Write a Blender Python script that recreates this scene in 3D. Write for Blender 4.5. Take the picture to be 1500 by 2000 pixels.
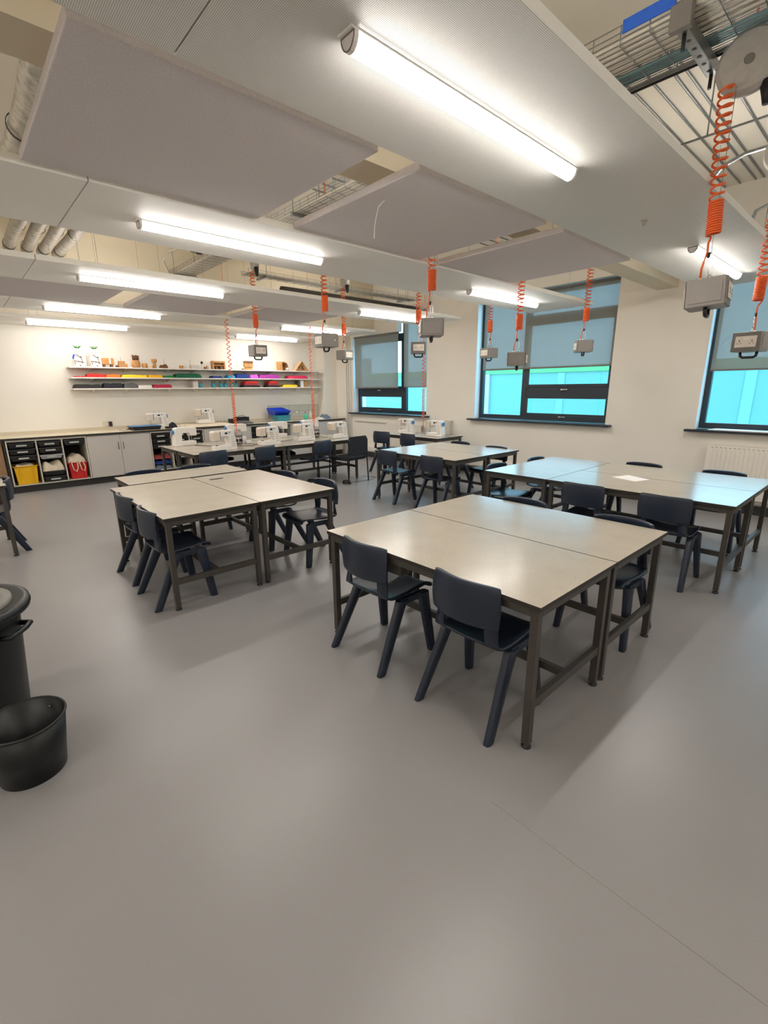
import bpy, math, random
from mathutils import Vector, Matrix
random.seed(7)
C = bpy.context.scene
for o in list(bpy.data.objects): bpy.data.objects.remove(o)
PI = math.pi

# ------------------------------------------------------------------ camera
cam_d = bpy.data.cameras.new('camera'); cam = bpy.data.objects.new('camera', cam_d)
C.collection.objects.link(cam); C.camera = cam
cam_d.sensor_fit = 'AUTO'; cam_d.sensor_width = 36; cam_d.lens = 910.05/2000*36
cam_d.clip_start = .02; cam_d.clip_end = 200
yaw, pitch, roll = math.radians(42.20175), math.radians(14.878576), math.radians(-.5289377)
fw = Vector((math.sin(yaw)*math.cos(pitch), math.cos(yaw)*math.cos(pitch), -math.sin(pitch)))
rt = Vector((math.cos(yaw), -math.sin(yaw), 0)); up = rt.cross(fw)
r2 = math.cos(roll)*rt + math.sin(roll)*up; u2 = -math.sin(roll)*rt + math.cos(roll)*up
M = Matrix((r2, u2, -fw)).transposed().to_4x4(); M.translation = Vector((0, 0, 1.65))
cam.matrix_world = M

# ------------------------------------------------------------------ world, exposure
W = bpy.data.worlds.new('world'); C.world = W; W.use_nodes = True
bg = W.node_tree.nodes['Background']
bg.inputs[0].default_value = (.42, .72, 1.0, 1); bg.inputs[1].default_value = 5.8
C.view_settings.view_transform = 'Standard'; C.view_settings.look = 'None'
C.view_settings.gamma = 1; C.view_settings.use_curve_mapping = False
C.view_settings.exposure = 0.0
LAMP = 66.0

# ------------------------------------------------------------------ materials
def lin(c):
    return tuple(((x/255)/12.92 if x/255 <= .04045 else ((x/255+.055)/1.055)**2.4) for x in c)
def mat(name, rgb, rough=.5, metal=0, var=.06, scale=30, bump=0, spec=.5, emit=None, alpha=None, coat=0):
    m = bpy.data.materials.new(name); m.use_nodes = True
    nt = m.node_tree; b = nt.nodes['Principled BSDF']; c = lin(rgb)
    tc = nt.nodes.new('ShaderNodeTexCoord'); n = nt.nodes.new('ShaderNodeTexNoise')
    n.inputs['Scale'].default_value = scale; n.inputs['Detail'].default_value = 3
    nt.links.new(tc.outputs['Object'], n.inputs['Vector'])
    r = nt.nodes.new('ShaderNodeValToRGB'); nt.links.new(n.outputs['Fac'], r.inputs[0])
    r.color_ramp.elements[0].position = .3; r.color_ramp.elements[1].position = .7
    r.color_ramp.elements[0].color = (*[x*(1-var) for x in c], 1); r.color_ramp.elements[1].color = (*[min(1, x*(1+var)) for x in c], 1)
    nt.links.new(r.outputs[0], b.inputs['Base Color'])
    b.inputs['Roughness'].default_value = rough; b.inputs['Metallic'].default_value = metal
    b.inputs['Specular IOR Level'].default_value = spec
    if coat: b.inputs['Coat Weight'].default_value = coat
    if bump:
        bp = nt.nodes.new('ShaderNodeBump'); bp.inputs['Strength'].default_value = bump; bp.inputs['Distance'].default_value = .01
        nt.links.new(n.outputs['Fac'], bp.inputs['Height']); nt.links.new(bp.outputs[0], b.inputs['Normal'])
    if emit:
        b.inputs['Emission Color'].default_value = (*lin(emit[:3]), 1); b.inputs['Emission Strength'].default_value = emit[3]
    return m
MT = {}
def N(k, *a, **kw): MT[k] = mat(k, *a, **kw); return MT[k]
N('wall_paint', (238, 232, 221), .75, var=.015, scale=2)
N('ceiling_paint', (228, 220, 205), .8, var=.02, scale=2)
N('raft_white', (242, 240, 234), .55, var=.01, scale=3)
N('beam_paint', (224, 212, 188), .8, var=.02, scale=2)
N('felt', (214, 207, 207), .95, var=.07, scale=120, bump=.25, spec=.1)
N('window_metal', (40, 52, 62), .35, var=.05)
N('sill', (30, 38, 48), .3, var=.05)
N('jamb', (242, 246, 248), .5, var=.01)
N('steel_dark', (68, 63, 58), .42, var=.05, metal=.0)
N('navy_plastic', (33, 42, 58), .36, var=.08, scale=60, bump=.05)
N('black_plastic', (24, 26, 28), .4, var=.1)
N('bin_plastic', (14, 18, 19), .42, var=.1, bump=.05)
N('black_fabric', (28, 30, 34), .9, var=.15, scale=200, bump=.2)
N('galv', (150, 154, 156), .35, metal=.85, var=.12, scale=25)
N('wire_white', (205, 202, 192), .45, var=.04)
N('foil', (176, 172, 164), .45, metal=.6, var=.3, scale=18, bump=.5)
N('cable_white', (214, 206, 190), .5, var=.06)
N('cable_teal', (120, 165, 170), .5, var=.08)
N('cable_black', (26, 26, 28), .5)
N('orange', (242, 104, 40), .42, var=.06)
N('grey_enclosure', (150, 143, 138), .5, var=.02)
N('grey_dark', (118, 114, 108), .5, var=.03)
N('socket_white', (226, 214, 200), .4, var=.01)
N('slot', (50, 40, 40), .6)
N('machine_white', (236, 230, 222), .35, var=.01)
N('machine_cream', (222, 206, 186), .4, var=.01)
N('blue_plastic', (58, 128, 190), .4)
N('deep_blue', (16, 62, 190), .4)
N('teal_plastic', (60, 150, 165), .35)
N('cabinet', (196, 190, 182), .5, var=.015)
N('cabinet_edge', (206, 200, 186), .5, var=.02)
N('cabinet_dark', (40, 38, 36), .6)
N('worktop', (208, 196, 172), .45, var=.04, scale=300)
N('laminate_edge', (46, 40, 34), .5)
N('tray_black', (36, 36, 36), .45, var=.1)
N('tray_label', (180, 180, 174), .6)
N('tray_clear', (170, 172, 172), .3)
N('yellow', (238, 182, 10), .42); N('red', (206, 38, 34), .42); N('red_f', (206, 36, 30), .85); N('orange_f', (226, 110, 36), .85)
N('yellow_f', (232, 200, 40), .85); N('gold_f', (230, 170, 30), .85); N('green_f', (36, 120, 52), .85); N('dgreen_f', (14, 92, 62), .85)
N('navy_f', (20, 48, 120), .85); N('cyan_f', (20, 150, 196), .85); N('magenta_f', (150, 44, 140), .85); N('pink_f', (216, 50, 92), .85)
N('black_f', (36, 33, 34), .9); N('black2_f', (28, 30, 38), .9); N('grey_f', (86, 84, 84), .9); N('white_f', (214, 206, 198), .9); N('crimson_f', (168, 30, 62), .85)
N('violet_f', (196, 84, 190), .85); N('brownred_f', (150, 60, 60), .85); N('denim', (110, 124, 138), .9, var=.15)
N('cloth', (222, 206, 184), .9, var=.08, scale=12, bump=.3)
N('wood', (196, 142, 84), .6, var=.2, scale=12); N('wood_dark', (112, 74, 46), .7, var=.25, scale=18); N('wood_light', (222, 186, 136), .6, var=.12)
N('carton', (190, 138, 88), .8, var=.08); N('brown_board', (150, 116, 82), .6, var=.12)
N('paper', (240, 234, 230), .7, var=.01)
N('green_leaf', (60, 130, 66), .6); N('soap_green', (60, 205, 160), .25); N('chrome', (210, 212, 214), .15, metal=1, var=.02)
N('cable_marker', (30, 96, 205), .5)
N('display', (34, 44, 44), .2)
N('detector', (180, 176, 170), .4)
N('facade_cyan', (98, 154, 146), .6, var=.02, scale=1); N('facade_white', (168, 172, 176), .6); N('facade_green', (90, 160, 104), .6)
N('facade_pale', (110, 168, 168), .6); N('facade_line', (80, 185, 195), .6); N('ground_ext', (190, 196, 196), .9)
N('tile', (206, 203, 188), .3, var=.02); N('steel_sink', (190, 190, 188), .25, metal=.8)
N('skirting', (52, 50, 50), .5)
N('lens_clear', (236, 228, 222), .25)

# lamp diffuser: gives off light
m = bpy.data.materials.new('lamp_diffuser'); m.use_nodes = True; nt = m.node_tree; nt.nodes.clear()
em = nt.nodes.new('ShaderNodeEmission'); em.inputs[0].default_value = (1, .955, .90, 1); em.inputs[1].default_value = LAMP
ou = nt.nodes.new('ShaderNodeOutputMaterial'); nt.links.new(em.outputs[0], ou.inputs[0]); MT['lamp'] = m
m = m.copy(); m.name = 'lamp_rim'; m.node_tree.nodes['Emission'].inputs[1].default_value = LAMP*.06; MT['lamp_rim'] = m
m = m.copy(); m.name = 'added_uplight_lens'; m.node_tree.nodes['Emission'].inputs[1].default_value = LAMP*.46; MT['lamp_up_added'] = m  # glow of the added uplights on top of the rafts

# blind fabric: woven screen, part diffuse, part translucent, part open weave
m = bpy.data.materials.new('screen_fabric'); m.use_nodes = True; nt = m.node_tree; nt.nodes.clear()
tc = nt.nodes.new('ShaderNodeTexCoord'); mp = nt.nodes.new('ShaderNodeMapping'); mp.inputs['Scale'].default_value = (60, 60, 14)
nz = nt.nodes.new('ShaderNodeTexNoise'); nz.inputs['Scale'].default_value = 1.2; nz.inputs['Detail'].default_value = 4
nt.links.new(tc.outputs['Object'], mp.inputs[0]); nt.links.new(mp.outputs[0], nz.inputs['Vector'])
d = nt.nodes.new('ShaderNodeBsdfDiffuse'); d.inputs[0].default_value = (*lin((142, 136, 126)), 1)
t = nt.nodes.new('ShaderNodeBsdfTranslucent'); t.inputs[0].default_value = (*lin((160, 142, 126)), 1)
tr = nt.nodes.new('ShaderNodeBsdfTransparent')
m1 = nt.nodes.new('ShaderNodeMixShader'); m1.inputs[0].default_value = .24
nt.links.new(d.outputs[0], m1.inputs[1]); nt.links.new(t.outputs[0], m1.inputs[2])
rg = nt.nodes.new('ShaderNodeMapRange'); rg.inputs[1].default_value = .3; rg.inputs[2].default_value = .7; rg.inputs[3].default_value = .025; rg.inputs[4].default_value = .06
nt.links.new(nz.outputs['Fac'], rg.inputs[0])
m2 = nt.nodes.new('ShaderNodeMixShader'); nt.links.new(rg.outputs[0], m2.inputs[0])
nt.links.new(m1.outputs[0], m2.inputs[1]); nt.links.new(tr.outputs[0], m2.inputs[2])
ou = nt.nodes.new('ShaderNodeOutputMaterial'); nt.links.new(m2.outputs[0], ou.inputs[0]); MT['blind'] = m

# window glass: thin, clear, slightly tinted
m = bpy.data.materials.new('window_glass'); m.use_nodes = True; nt = m.node_tree; nt.nodes.clear()
tr = nt.nodes.new('ShaderNodeBsdfTransparent'); tr.inputs[0].default_value = (.86, .97, .97, 1)
gl = nt.nodes.new('ShaderNodeBsdfGlossy'); gl.inputs[1].default_value = .02
lw = nt.nodes.new('ShaderNodeLayerWeight'); pw = nt.nodes.new('ShaderNodeMath'); pw.operation = 'POWER'; pw.inputs[1].default_value = 4; nt.links.new(lw.outputs['Facing'], pw.inputs[0])
fr = nt.nodes.new('ShaderNodeMapRange'); fr.inputs[3].default_value = .02; fr.inputs[4].default_value = .5; nt.links.new(pw.outputs[0], fr.inputs[0])
mx = nt.nodes.new('ShaderNodeMixShader'); nt.links.new(fr.outputs[0], mx.inputs[0]); nt.links.new(tr.outputs[0], mx.inputs[1]); nt.links.new(gl.outputs[0], mx.inputs[2])
ou = nt.nodes.new('ShaderNodeOutputMaterial'); nt.links.new(mx.outputs[0], ou.inputs[0]); MT['glass'] = m

# floor vinyl: speckle, soft mottling, a few scuffs
m = mat('floor_vinyl', (149, 146, 145), .42, var=.035, scale=1.3); nt = m.node_tree; b = nt.nodes['Principled BSDF']
base = b.inputs['Base Color'].links[0].from_socket
tc = nt.nodes.new('ShaderNodeTexCoord')
n2 = nt.nodes.new('ShaderNodeTexNoise'); n2.inputs['Scale'].default_value = 260; n2.inputs['Detail'].default_value = 2
nt.links.new(tc.outputs['Object'], n2.inputs['Vector'])
mxx = nt.nodes.new('ShaderNodeMix'); mxx.data_type = 'RGBA'; mxx.blend_type = 'MULTIPLY'; mxx.inputs[0].default_value = .16
nt.links.new(base, mxx.inputs[6]); nt.links.new(n2.outputs['Color'], mxx.inputs[7])
vo = nt.nodes.new('ShaderNodeTexVoronoi'); vo.inputs['Scale'].default_value = 2.2; vo.inputs['Randomness'].default_value = 1
mpv = nt.nodes.new('ShaderNodeMapping'); mpv.inputs['Scale'].default_value = (1, .35, 1); mpv.inputs['Rotation'].default_value = (0, 0, .7)
nt.links.new(tc.outputs['Object'], mpv.inputs[0]); nt.links.new(mpv.outputs[0], vo.inputs['Vector'])
ls = nt.nodes.new('ShaderNodeMath'); ls.operation = 'LESS_THAN'; ls.inputs[1].default_value = .012; nt.links.new(vo.outputs['Distance'], ls.inputs[0])
mx3 = nt.nodes.new('ShaderNodeMix'); mx3.data_type = 'RGBA'; nt.links.new(ls.outputs[0], mx3.inputs[0]); nt.links.new(mxx.outputs[2], mx3.inputs[6]); mx3.inputs[7].default_value = (.10, .08, .07, 1)
nt.links.new(mx3.outputs[2], b.inputs['Base Color'])
n3 = nt.nodes.new('ShaderNodeTexNoise'); n3.inputs['Scale'].default_value = .9; nt.links.new(tc.outputs['Object'], n3.inputs['Vector'])
rr = nt.nodes.new('ShaderNodeMapRange'); rr.inputs[3].default_value = .27; rr.inputs[4].default_value = .40; nt.links.new(n3.outputs['Fac'], rr.inputs[0]); nt.links.new(rr.outputs[0], b.inputs['Roughness'])
MT['floor'] = m

# speckled laminate table top
m = mat('laminate_top', (184, 175, 160), .21, var=.04, scale=5); nt = m.node_tree; b = nt.nodes['Principled BSDF']
base = b.inputs['Base Color'].links[0].from_socket; tc = nt.nodes.new('ShaderNodeTexCoord')
n2 = nt.nodes.new('ShaderNodeTexNoise'); n2.inputs['Scale'].default_value = 230; n2.inputs['Detail'].default_value = 3; n2.inputs['Roughness'].default_value = .7
nt.links.new(tc.outputs['Object'], n2.inputs['Vector'])
r = nt.nodes.new('ShaderNodeValToRGB'); r.color_ramp.elements[0].position = .36; r.color_ramp.elements[0].color = (.50, .44, .38, 1); r.color_ramp.elements[1].position = .48; r.color_ramp.elements[1].color = (1, 1, 1, 1)
nt.links.new(n2.outputs['Fac'], r.inputs[0])
mxx = nt.nodes.new('ShaderNodeMix'); mxx.data_type = 'RGBA'; mxx.blend_type = 'MULTIPLY'; mxx.inputs[0].default_value = .55
nt.links.new(base, mxx.inputs[6]); nt.links.new(r.outputs[0], mxx.inputs[7]); nt.links.new(mxx.outputs[2], b.inputs['Base Color']); MT['laminate'] = m

# perforated raft underside
m = mat('raft_perforated', (242, 240, 234), .55, var=.01, scale=3); nt = m.node_tree; b = nt.nodes['Principled BSDF']
base = b.inputs['Base Color'].links[0].from_socket; tc = nt.nodes.new('ShaderNodeTexCoord'); sp = nt.nodes.new('ShaderNodeSeparateXYZ'); nt.links.new(tc.outputs['Object'], sp.inputs[0])
def mth(op, a, bb=None):
    x = nt.nodes.new('ShaderNodeMath'); x.operation = op
    for i, v in enumerate((a, bb)):
        if v is None: continue
        if isinstance(v, (int, float)): x.inputs[i].default_value = v
        else: nt.links.new(v, x.inputs[i])
    return x.outputs[0]
k = 2*PI/.0085
s = mth('MULTIPLY', mth('SINE', mth('MULTIPLY', mth('ADD', sp.outputs[0], sp.outputs[1]), k*.707)), mth('SINE', mth('MULTIPLY', mth('SUBTRACT', sp.outputs[0], sp.outputs[1]), k*.707)))
g = mth('GREATER_THAN', s, .28)
mxx = nt.nodes.new('ShaderNodeMix'); mxx.data_type = 'RGBA'; nt.links.new(g, mxx.inputs[0]); nt.links.new(base, mxx.inputs[6]); mxx.inputs[7].default_value = (.30, .29, .27, 1)
nt.links.new(mxx.outputs[2], b.inputs['Base Color']); MT['raft_perf'] = m

# ------------------------------------------------------------------ mesh building
class MB:
    def __init__(s): s.v = []; s.f = []; s.m = []; s.s = []; s.T = None
    def vert(s, p):
        p = Vector(p)
        if s.T is not None: p = s.T @ p
        s.v.append(p); return len(s.v)-1
    def face(s, idx, mi=0, sm=False): s.f.append(idx); s.m.append(mi); s.s.append(sm)
    def box(s, x0, x1, y0, y1, z0, z1, mi=0, top=None):
        i = [s.vert(p) for p in ((x0, y0, z0), (x1, y0, z0), (x1, y1, z0), (x0, y1, z0), (x0, y0, z1), (x1, y0, z1), (x1, y1, z1), (x0, y1, z1))]
        s.face((i[3], i[2], i[1], i[0]), mi); s.face((i[4], i[5], i[6], i[7]), mi if top is None else top)
        for a, b in ((0, 1), (1, 2), (2, 3), (3, 0)): s.face((i[a], i[b], i[b+4], i[a+4]), mi)
        return s
    def hexa(s, bot, topp, mi=0):
        i = [s.vert(p) for p in list(bot)+list(topp)]
        s.face((i[3], i[2], i[1], i[0]), mi); s.face((i[4], i[5], i[6], i[7]), mi)
        for a, b in ((0, 1), (1, 2), (2, 3), (3, 0)): s.face((i[a], i[b], i[b+4], i[a+4]), mi)
        return s
    def tube(s, pts, r, n=8, mi=0, closed=False, caps=True, sm=True):
        pts = [Vector(p) for p in pts]; rs = r if isinstance(r, (list, tuple)) else [r]*len(pts)
        rings = []; L = len(pts); nv = None
        for k, p in enumerate(pts):
            if closed: t = pts[(k+1) % L]-pts[k-1]
            else: t = pts[min(k+1, L-1)]-pts[max(k-1, 0)]
            t.normalize()
            if nv is None: nv = t.orthogonal().normalized()
            else:
                nv = nv-t*nv.dot(t)
                nv = nv.normalized() if nv.length > 1e-6 else t.orthogonal().normalized()
            bi = t.cross(nv)
            rings.append([s.vert(p+(nv*math.cos(2*PI*j/n+PI/4)+bi*math.sin(2*PI*j/n+PI/4))*rs[k]) for j in range(n)])
        for k in range(L if closed else L-1):
            a, b = rings[k], rings[(k+1) % L]
            for j in range(n): s.face((a[j], a[(j+1) % n], b[(j+1) % n], b[j]), mi, sm)
        if caps and not closed: s.face(tuple(reversed(rings[0])), mi); s.face(tuple(rings[-1]), mi)
        return s
    def bar(s, p0, p1, w, h=None, mi=0):
        # rectangular bar, w across, h along up
        h = h or w; p0 = Vector(p0); p1 = Vector(p1); t = (p1-p0).normalized()
        u = Vector((0, 0, 1)) if abs(t.z) < .9 else Vector((0, 1, 0))
        a = t.cross(u).normalized(); b = a.cross(t).normalized()
        q = lambda p: [p-a*w/2-b*h/2, p+a*w/2-b*h/2, p+a*w/2+b*h/2, p-a*w/2+b*h/2]
        return s.hexa(q(p0), q(p1), mi)
    def lathe(s, prof, c=(0, 0, 0), n=32, mi=0, sm=True, caps=True):
        rings = [[s.vert((c[0]+r*math.cos(2*PI*j/n), c[1]+r*math.sin(2*PI*j/n), c[2]+z)) for j in range(n)] for r, z in prof]
        for a, b in zip(rings, rings[1:]):
            for j in range(n): s.face((a[j], a[(j+1) % n], b[(j+1) % n], b[j]), mi, sm)
        if caps: s.face(tuple(reversed(rings[0])), mi); s.face(tuple(rings[-1]), mi)
        return s
    def prism(s, poly, axis, a0, a1, mi=0):
        def P(u, v, w): return {'x': (w, u, v), 'y': (u, w, v), 'z': (u, v, w)}[axis]
        A = [s.vert(P(u, v, a0)) for u, v in poly]; B = [s.vert(P(u, v, a1)) for u, v in poly]; n = len(poly)
        s.face(tuple(A), mi); s.face(tuple(reversed(B)), mi)
        for j in range(n): s.face((A[j], B[j], B[(j+1) % n], A[(j+1) % n]), mi)
        return s
    def grid(s, fn, nu, nv, mi=0, skip=None, sm=True):
        I = [[s.vert(fn(i/nu, j/nv)) for j in range(nv+1)] for i in range(nu+1)]
        for i in range(nu):
            for j in range(nv):
                if skip and skip(i, j): continue
                s.face((I[i][j], I[i+1][j], I[i+1][j+1], I[i][j+1]), mi, sm)
        return s
    def build(s, name, mats, parent=None, bevel=0, solid=0, sub=0, smooth=False, offset=-1, seg=2):
        me = bpy.data.meshes.new(name)
        me.from_pydata([tuple(p) for p in s.v], [], s.f)
        if not isinstance(mats, (list, tuple)): mats = [mats]
        for q in mats: me.materials.append(MT[q])
        for p, mi, sm in zip(me.polygons, s.m, s.s): p.material_index = mi; p.use_smooth = sm or smooth
        import bmesh
        bm = bmesh.new(); bm.from_mesh(me)
        bmesh.ops.recalc_face_normals(bm, faces=bm.faces); bm.to_mesh(me); bm.free()
        me.update()
        o = bpy.data.objects.new(name, me); C.collection.objects.link(o)
        if parent: o.parent = parent
        if solid: md = o.modifiers.new('solid', 'SOLIDIFY'); md.thickness = solid; md.offset = offset
        if bevel:
            md = o.modifiers.new('bevel', 'BEVEL'); md.width = bevel; md.segments = seg; md.limit_method = 'ANGLE'; md.angle_limit = math.radians(40); md.harden_normals = False
        if sub: md = o.modifiers.new('sub', 'SUBSURF'); md.levels = sub; md.render_levels = sub
        return o
def tag(o, label=None, cat=None, group=None, kind=None):
    if label: o['label'] = label
    if cat: o['category'] = cat
    if group: o['group'] = group
    if kind: o['kind'] = kind
    return o
def thing(name, label, cat, loc=(0, 0, 0), rz=0, group=None):
    o = bpy.data.objects.new(name, None); C.collection.objects.link(o); o.empty_display_size = .05
    o.location = loc; o.rotation_euler = (0, 0, rz); return tag(o, label, cat, group)
def struct(o): o['kind'] = 'structure'; return o
KIDS = {}
def copy_tree(o, parent=None):
    c = o.copy(); C.collection.objects.link(c); c.parent = parent
    for ch in [x for x in ALLKIDS(o)]: copy_tree(ch, c)
    return c
def ALLKIDS(o): return [x for x in bpy.data.objects if x.parent == o]
def dup(src, loc, rz, label, group=None):
    c = copy_tree(src); c.location = loc; c.rotation_euler = (0, 0, rz); c['label'] = label
    if group: c['group'] = group
    return c
B = MB
def simple(name, mb, mats, label, cat, group=None, **kw): return tag(mb.build(name, mats, **kw), label, cat, group)

# ------------------------------------------------------------------ the room
XL, XR, YF, YB, ZC = -3.2, 7.55, -3.2, 10.45, 4.0
struct(B().box(XL, XR, YF, YB, -.05, 0).build('floor', 'floor'))
struct(B().box(XL, XR+.3, YF, YB, ZC, ZC+.1).build('ceiling', 'ceiling_paint'))
struct(B().box(XL, XR+.3, YB, YB+.15, -.05, ZC).build('wall_back', 'wall_paint'))
struct(B().box(XL-.15, XL, YF-.15, YB+.15, -.05, ZC+.1).build('wall_left', 'wall_paint'))
struct(B().box(XL, XR+.3, YF-.15, YF, -.05, ZC).build('wall_front', 'wall_paint'))
# window wall with three openings
WZ0, WZ1 = 1.05, 3.22
opens = [(-.62, 1.93), (3.15, 5.68), (6.95, 9.42)]
w = B(); w.box(XR, XR+.3, YF, YB, -.05, WZ0); w.box(XR, XR+.3, YF, YB, WZ1, ZC)
ys = [YF, -.62, 1.93, 3.15, 5.68, 6.95, 9.42, YB]
for a, b_ in ((0, 1), (2, 3), (4, 5), (6, 7)): w.box(XR, XR+.3, ys[a], ys[b_], WZ0, WZ1)
struct(w.build('wall_right', 'wall_paint'))
struct(B().box(XR-.001, XR+.12, 7.83, 9.42, 2.85, WZ1).build('trim_13', 'wall_paint'))
struct(B().box(7.17, XR, 10.1, YB, 0, ZC).build('trim_1', 'wall_paint'))   # boxed column in the corner
struct(B().box(7.17, 7.5, 10.092, 10.1, .95, 1.35).box(7.2, 7.47, 10.088, 10.1, 1.06, 1.25).build('trim_2', 'wall_paint'))
# downstand beams
struct(B().box(XL, XR, 2.38, 2.64, 2.93, ZC).build('trim_3', 'beam_paint'))
struct(B().box(XL, XR, 8.62, 8.90, 2.93, ZC).build('trim_4', 'beam_paint'))
# skirting
struct(B().box(XR-.02, XR, YF, 9.4, 0, .12).build('baseboard_right', 'skirting'))
struct(B().box(XR-.05, XR-.002, YF, 9.4, .15, .27).build('trim_5', 'wall_paint', bevel=.006))
struct(B().box(XL, .5, YB-.02, YB, 0, .12).build('baseboard_back', 'skirting'))
# floor weld seams
struct(B().tube([(1.372, -.6, .0003), (1.36, .5, .0003), (1.36, .86, .0003)], .0011, 4).build('trim_6', 'grey_enclosure'))

# windows
def window(n, y0, y1, ym):
    # y0 near jamb, y1 far jamb, ym mullion centre; opening sashes on the near side, tall pane on the far side
    fx0, fx1 = 7.70, 7.77
    root = bpy.data.objects.new('window_%d' % n, None); C.collection.objects.link(root); struct(root)
    f = B(); z0, z1 = WZ0+.02, WZ1-.01
    f.box(fx0, fx1, y0, y0+.05, z0, z1); f.box(fx0, fx1, y1-.07, y1, z0, z1)
    f.box(fx0, fx1, y0+.05, y1-.07, z0, z0+.08); f.box(fx0, fx1, y0+.05, y1-.07, z1-.07, z1)
    f.box(fx0-.005, fx1, ym-.05, ym+.05, z0+.08, z1-.07)
    swap = n == 1
    sy0, sy1 = (ym+.05, y1-.07) if swap else (y0+.05, ym-.05)
    f.box(fx0, fx1, sy0, sy1, 1.47, 1.65); f.box(fx0, fx1, sy0, sy1, 2.68, 2.83)
    if True:
        oy0, oy1 = (y0+.05, ym-.05) if swap else (ym+.05, y1-.07)
    f.build('window_frame', 'window_metal', root, bevel=.004)
    s1 = B()
    for a, b_ in ((1.15, 1.48), (1.64, 2.69)):
        s1.box(fx0-.012, fx0, sy0, sy0+.04, a, b_); s1.box(fx0-.012, fx0, sy1-.04, sy1, a, b_)
        s1.box(fx0-.012, fx0, sy0+.04, sy1-.04, a, a+.05); s1.box(fx0-.012, fx0, sy0+.04, sy1-.04, b_-.03, b_)
    s1.build('sash', 'window_metal', root, bevel=.003)
    for a, b_ in ((1.15, 1.47), (1.65, 2.68), (2.83, z1-.07)): B().box(fx0+.03, fx0+.036, sy0, sy1, a, b_).build('window_pane', 'glass', root)
    B().box(fx0+.03, fx0+.036, oy0, oy1, z0+.08, z1-.07).build('window_pane', 'glass', root)
    yc = (sy0+sy1)/2
    for z in (1.145, 1.60):
        B().box(fx0-.03, fx0-.013, yc-.05, yc+.07, z-.008, z+.010).box(fx0-.034, fx0-.013, yc+.04, yc+.07, z-.014, z+.014).build('window_handle', 'chrome', root, bevel=.003)
    return root
window(1, 6.95, 9.42, 7.76); window(2, 3.15, 5.68, 4.71); window(3, -.62, 1.93, .96)
for i, (a, b_) in enumerate(opens):
    B_ = B(); B_.box(7.42, 7.70, a-.10, b_+.10, WZ0-.01, WZ0+.02)
    struct(B().box(7.44, XR, a-.10, b_+.10, WZ0-.012, WZ0+.018).box(XR, 7.70, a+.001, b_-.001, WZ0+.0005, WZ0+.018).build('trim_%d' % (7+i), 'sill', bevel=.004))
    struct(B().box(XR+.0, 7.70, b_-.004, b_-.0005, WZ0+.02, WZ1-.001).build('trim_%d' % (10+i), 'jamb'))

# roller blinds
def blind(y0, y1, zb, zt, x, label, group):
    r = thing('roller_blind', label, 'blind', (x, (y0+y1)/2, zt), 0, group); h = (y1-y0)/2
    B().grid(lambda u, v: (0, -h+2*h*u, -v*(zt-zb-.02)), 6, 6).build('fabric', 'blind', r, smooth=True)
    B().box(-.006, .006, -h, h, -(zt-zb), -(zt-zb)+.022).build('bottom_bar', 'grey_dark', r, bevel=.003)
    B().tube([(.0, -h-.01, .015), (0, h+.01, .015)], .022, 14).build('roller_tube', 'grey_dark', r)
    B().box(-.03, .03, h+.011, h+.02, -.03, .045).build('bracket', 'jamb', r)
blind(3.17, 5.56, 1.95, 3.17, 7.61, 'wide grey roller blind on the middle window, pulled two thirds down', None)
blind(-.58, 1.87, 1.83, 3.17, 7.61, 'grey roller blind on the right-hand window, cut off by the edge of the picture', None)
blind(7.76, 9.27, 1.65, 2.80, 7.50, 'grey roller blind standing proud of the left-hand window, nearest the corner', None)
blind(6.98, 7.70, 1.66, 3.17, 7.62, 'narrow grey roller blind on the near side of the left-hand window', None)

# outside: neighbouring facade
f = thing('neighbouring_building', 'turquoise panelled building across from the windows with white strips and a green band', 'building', (12.5, 5, -4))
B().box(0, .3, -14, 9.77, 0, 6.03).build('cladding', 'facade_cyan', f)
B().box(-.04, .3, -14, 9.77, 6.031, 6.20).build('green_band', 'facade_green', f)
B().box(-.06, 0, 3.84, 4.25, 0, 6.03).build('white_strip', 'facade_white', f)
B().box(-.02, .3, 9.771, 14, 0, 6.8).build('white_return_wall', 'facade_white', f)
for yy in (-7.2, -2.78, 1.42): B().box(-.02, 0, yy, yy+.2, 0, 6.02).build('pale_strip', 'facade_pale', f)
g = B()
for yy in [-9.3+1.95*i for i in range(9)]: g.box(-.008, 0, yy, yy+.012, 0, 6.02)
g.build('panel_joints', 'facade_line', f)
struct(B().box(7.9, 30, -30, 30, -4.1, -4).build('ground', 'ground_ext'))

# ------------------------------------------------------------------ ceiling rafts, panels and lamps
rafts = [(.98, 1.885, 6.75, 'first'), (3.195, 4.16, 6.85, 'second'), (5.25, 6.20, 6.55, 'third'), (7.48, 8.42, 6.6, 'fourth'), (9.30, 10.42, 6.6, 'fifth'), (-1.35, -.42, 6.75, 'rear')]
def raft(x0, x1, y0, y1, label, mt='raft_white'):
    r = thing('ceiling_raft', label, 'ceiling raft', ((x0+x1)/2, (y0+y1)/2, 2.74), 0, 'white suspended ceiling rafts')
    hx, hy = (x1-x0)/2, (y1-y0)/2
    b_ = B().box(-hx, hx, -hy, hy, 0, .045, 0).build('raft_panel', [mt], r, bevel=.0015, seg=1)
    w = B()
    for px in (-hx+.5, hx-.5):
        for py in (-hy+.12, hy-.12): w.tube([(px, py, .0455), (px, py, ZC-2.74)], .0018, 5)
    w.build('suspension_wires', 'galv', r)
names = {'first': 'nearest the camera, across the top of the picture', 'second': 'second row from the camera', 'third': 'third row from the camera', 'fourth': 'fourth row from the camera', 'fifth': 'last row, along the shelf wall', 'rear': 'behind the camera'}
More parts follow.
